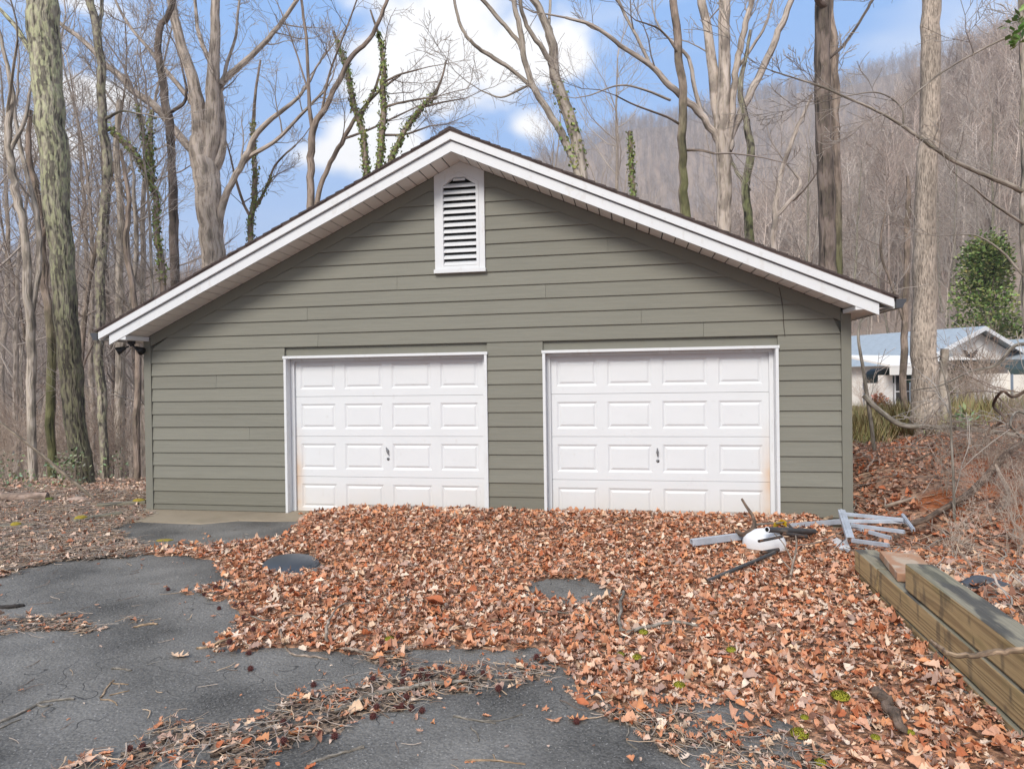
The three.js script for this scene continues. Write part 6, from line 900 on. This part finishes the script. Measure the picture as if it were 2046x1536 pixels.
// ---------------------------------------------------------------- the neighbour's house
{
  const D = 39, apex = at(1944, 653, D), gy = -0.55, turn = 0.46, house = thing('neighbour_house', 'low white house with grey metal roofs beyond the right of the garage', 'house', null, V(apex.x, gy, apex.z), turn);
  const ha = apex.y - gy, pitch = 0.33, hw = 6.2, ridge = 13, q = (x) => ha - 0.10 - Math.abs(x) * pitch;
  const gable = (parent, x0, base, w, z, len, nm) => {                          // gabled wing: front at z, apex at x0
    const wl = new MB(), y = base - 0.12 - w * pitch, F = [V(x0 - w, 0, z), V(x0 + w, 0, z), V(x0 + w, y, z), V(x0, base - 0.12, z), V(x0 - w, y, z)], B = F.map((p) => p.clone().setZ(z - len)); wl.tri(F[0], F[1], F[2]).tri(F[0], F[2], F[3]).tri(F[0], F[3], F[4]).tri(B[2], B[1], B[0]).tri(B[3], B[2], B[0]).tri(B[4], B[3], B[0]); for (const k of [1, 4, 0]) { const j = (k + 1) % 5; wl.quad(B[k], B[j], F[j], F[k]); } wl.put('wall', M.houseWhite, parent);
    for (const s of [-1, 1]) { const rf = new MB(), e = x0 + s * (w + 0.6), ye = base - (w + 0.6) * pitch, P = s < 0 ? [[e, ye], [x0, base]] : [[x0, base], [e, ye]]; rf.hexa([V(P[0][0], P[0][1] - 0.04, z + 0.7), V(P[1][0], P[1][1] - 0.04, z + 0.7), V(P[1][0], P[1][1] - 0.04, z - len - 0.4), V(P[0][0], P[0][1] - 0.04, z - len - 0.4)], [V(P[0][0], P[0][1], z + 0.7), V(P[1][0], P[1][1], z + 0.7), V(P[1][0], P[1][1], z - len - 0.4), V(P[0][0], P[0][1], z - len - 0.4)]); rf.put('roof', M.metalRoof, parent); const fb = new MB(); fb.hexa([V(P[0][0], P[0][1] - 0.26, z + 0.705), V(P[1][0], P[1][1] - 0.26, z + 0.705), V(P[1][0], P[1][1] - 0.01, z + 0.705), V(P[0][0], P[0][1] - 0.01, z + 0.705)], [V(P[0][0], P[0][1] - 0.26, z + 0.74), V(P[1][0], P[1][1] - 0.26, z + 0.74), V(P[1][0], P[1][1] - 0.01, z + 0.74), V(P[0][0], P[0][1] - 0.01, z + 0.74)]); fb.put('fascia', M.white, parent); }
  };
  gable(house, 0, ha, hw, 0, ridge); gable(house, -5.2, ha - 0.35, 5.6, -6.5, 8); gable(house, 7.2, ha - 0.55, 3.6, 2.2, 9);
  // louvred gable top and dark eagle ornament
  for (let k = 0; k < 6; k++) { const m = new MB(), y = ha - 1.02 + k * 0.13, w = (ha - 0.16 - y - 0.1) / pitch * 0.86; if (w > 0.1) { m.box(-w, w, y, y + 0.10, 0.004, 0.04); m.put('gable_slat', M.houseWhite, house); } }
  { const s = new THREE.Shape(); const half = [[0, 0.30], [0.07, 0.26], [0.09, 0.16], [0.30, 0.22], [0.62, 0.42], [0.92, 0.46], [0.80, 0.32], [0.66, 0.20], [0.50, 0.06], [0.30, -0.06], [0.14, -0.12], [0.12, -0.26], [0.24, -0.46], [0.08, -0.42], [0, -0.48]]; half.forEach(([x, y], k) => (k ? s.lineTo(x, y) : s.moveTo(x, y))); [...half].reverse().slice(1, -1).forEach(([x, y]) => s.lineTo(-x, y)); s.closePath(); const g = new THREE.ExtrudeGeometry(s, { depth: 0.05, bevelEnabled: true, bevelSize: 0.02, bevelThickness: 0.02, bevelSegments: 1 }); g.scale(0.78, 0.78, 0.78); const m = part('eagle_ornament', g, M.blackMetal, house); m.position.set(-0.35, ha - 1.75, 0.05); }
  { const m = new MB(); m.box(-0.12, 0.12, ha - 0.85, ha - 0.62, 0.5, 0.7); const o = m.put('gable_lamp', M.rust, house); o.position.x = 1.1; }
  // porch along the left front: fascia band, roof, posts, windows
  { const m = new MB(); m.hexa([V(-11.5, 2.75, 2.6), V(-1.5, 2.75, 2.6), V(-1.5, 3.35, 0.02), V(-11.5, 3.35, 0.02)], [V(-11.5, 2.85, 2.6), V(-1.5, 2.85, 2.6), V(-1.5, 3.45, 0.02), V(-11.5, 3.45, 0.02)]); m.put('porch_roof', M.houseWhite, house); const f = new MB(); f.box(-11.5, -1.5, 2.38, 2.74, 2.5, 2.6); f.put('porch_fascia', M.houseWhite, house); }
  const win = (x0, x1, y0, y1, z, nx) => { const g = new THREE.Group(); g.name = 'window'; house.add(g); const p = new MB(); p.box(x0, x1, y0, y1, z + 0.01, z + 0.03); p.put('pane', M.glass, g); const f = new MB(); f.box(x0 - 0.08, x1 + 0.08, y1, y1 + 0.08, z, z + 0.07).box(x0 - 0.08, x1 + 0.08, y0 - 0.08, y0, z, z + 0.07); for (let k = 0; k <= nx; k++) { const x = lerp(x0, x1, k / nx); f.box(x - 0.035, x + 0.035, y0 + 0.001, y1 - 0.001, z + 0.031, z + 0.06); } f.box(x0 + 0.036, x1 - 0.036, (y0 + y1) / 2 - 0.03, (y0 + y1) / 2 + 0.03, z + 0.0301, z + 0.055); f.put('window_frame', M.white, g); };
  win(-10.4, -8.0, 0.75, 2.35, 2.0, 3); win(-7.6, -5.2, 0.75, 2.35, 2.0, 2);
  { const m = new MB(); m.box(-11.2, -4.9, 0, 0.62, 1.7, 1.995).box(-11.2, -10.5, 0.621, 2.38, 1.7, 1.99).box(-4.95, -1.5, 0.0, 2.38, -0.2, 0.05); m.put('porch_wall', M.houseWhite, house); }
  // white sectional garage door on the right
  { const g = new THREE.Group(); g.name = 'garage_door'; house.add(g); for (let k = 0; k < 4; k++) { const m = new MB(); m.box(4.1, 8.6, 0.05 + k * 0.56, 0.05 + k * 0.56 + 0.545, 2.21, 2.26); m.put('door_section', M.white, g); } const f = new MB(); f.box(3.9, 4.09, 0, 2.45, 2.205, 2.32); f.put('door_post', M.tan, g); }
  // steel carports with arched dark canopies
  const arch = (name, label, u, v, d, w, len, tn, hgt) => { const p = at(u, v, d), o = thing(name, label, 'carport', null, V(p.x, gy, p.z), tn), m = new MB(), N = 10, prof = []; for (let k = 0; k <= N; k++) { const a = Math.PI * k / N; prof.push([-w / 2 * Math.cos(a), hgt + 0.75 * Math.sin(a)]); } for (let k = 0; k < N; k++) { const [xa, ya] = prof[k], [xb, yb] = prof[k + 1]; m.hexa([V(xa, ya - 0.03, len / 2), V(xb, yb - 0.03, len / 2), V(xb, yb - 0.03, -len / 2), V(xa, ya - 0.03, -len / 2)], [V(xa, ya, len / 2), V(xb, yb, len / 2), V(xb, yb, -len / 2), V(xa, ya, -len / 2)]); } m.put('canopy', M.canopy, o); for (const s of [-1, 1]) for (const z of [-0.5, -0.17, 0.17, 0.5]) { const t = new MB(); t.box(s * w / 2 - 0.04, s * w / 2 + 0.04, 0, hgt, z * len * 0.98 - 0.04, z * len * 0.98 + 0.04); t.put('post', M.post, o); } return o; };
  arch('carport', 'dark green arched carport before the white garage door', 1990, 800, 34, 5.2, 6, -1.2, 2.35);
  arch('carport', 'small dark green arched canopy with a blue-grey post by the windows', 1818, 800, 33.5, 2.1, 3.6, 0.55, 2.0);
  const pad = new MB(), A = at(1890, 838, 31), B = at(2160, 846, 31), C = at(2160, 800, 40), E = at(1890, 800, 40); pad.quad(...[A, B, C, E].map((p) => { p.y = gy + 0.30; return p; })); 
  setKind(pad.put('parking_pad', M.asphalt, scene), 'structure', 'dark parking pad in front of the white house', 'parking pad');
  const pr = at(1770, 858, 15), pot = thing('orange_planter', 'orange round planter beside the shaggy trunk foot', 'planter', null, V(pr.x, pr.y - 0.15, pr.z)); part('bowl', new THREE.LatheGeometry([[0, -0.1], [0.16, -0.1], [0.24, 0.1], [0.26, 0.32], [0.22, 0.34], [0.19, 0.2], [0, 0.15]].map(([x, y]) => new THREE.Vector2(x, y)), 20), M.orange, pot);
}
renderer.render(scene, camera);
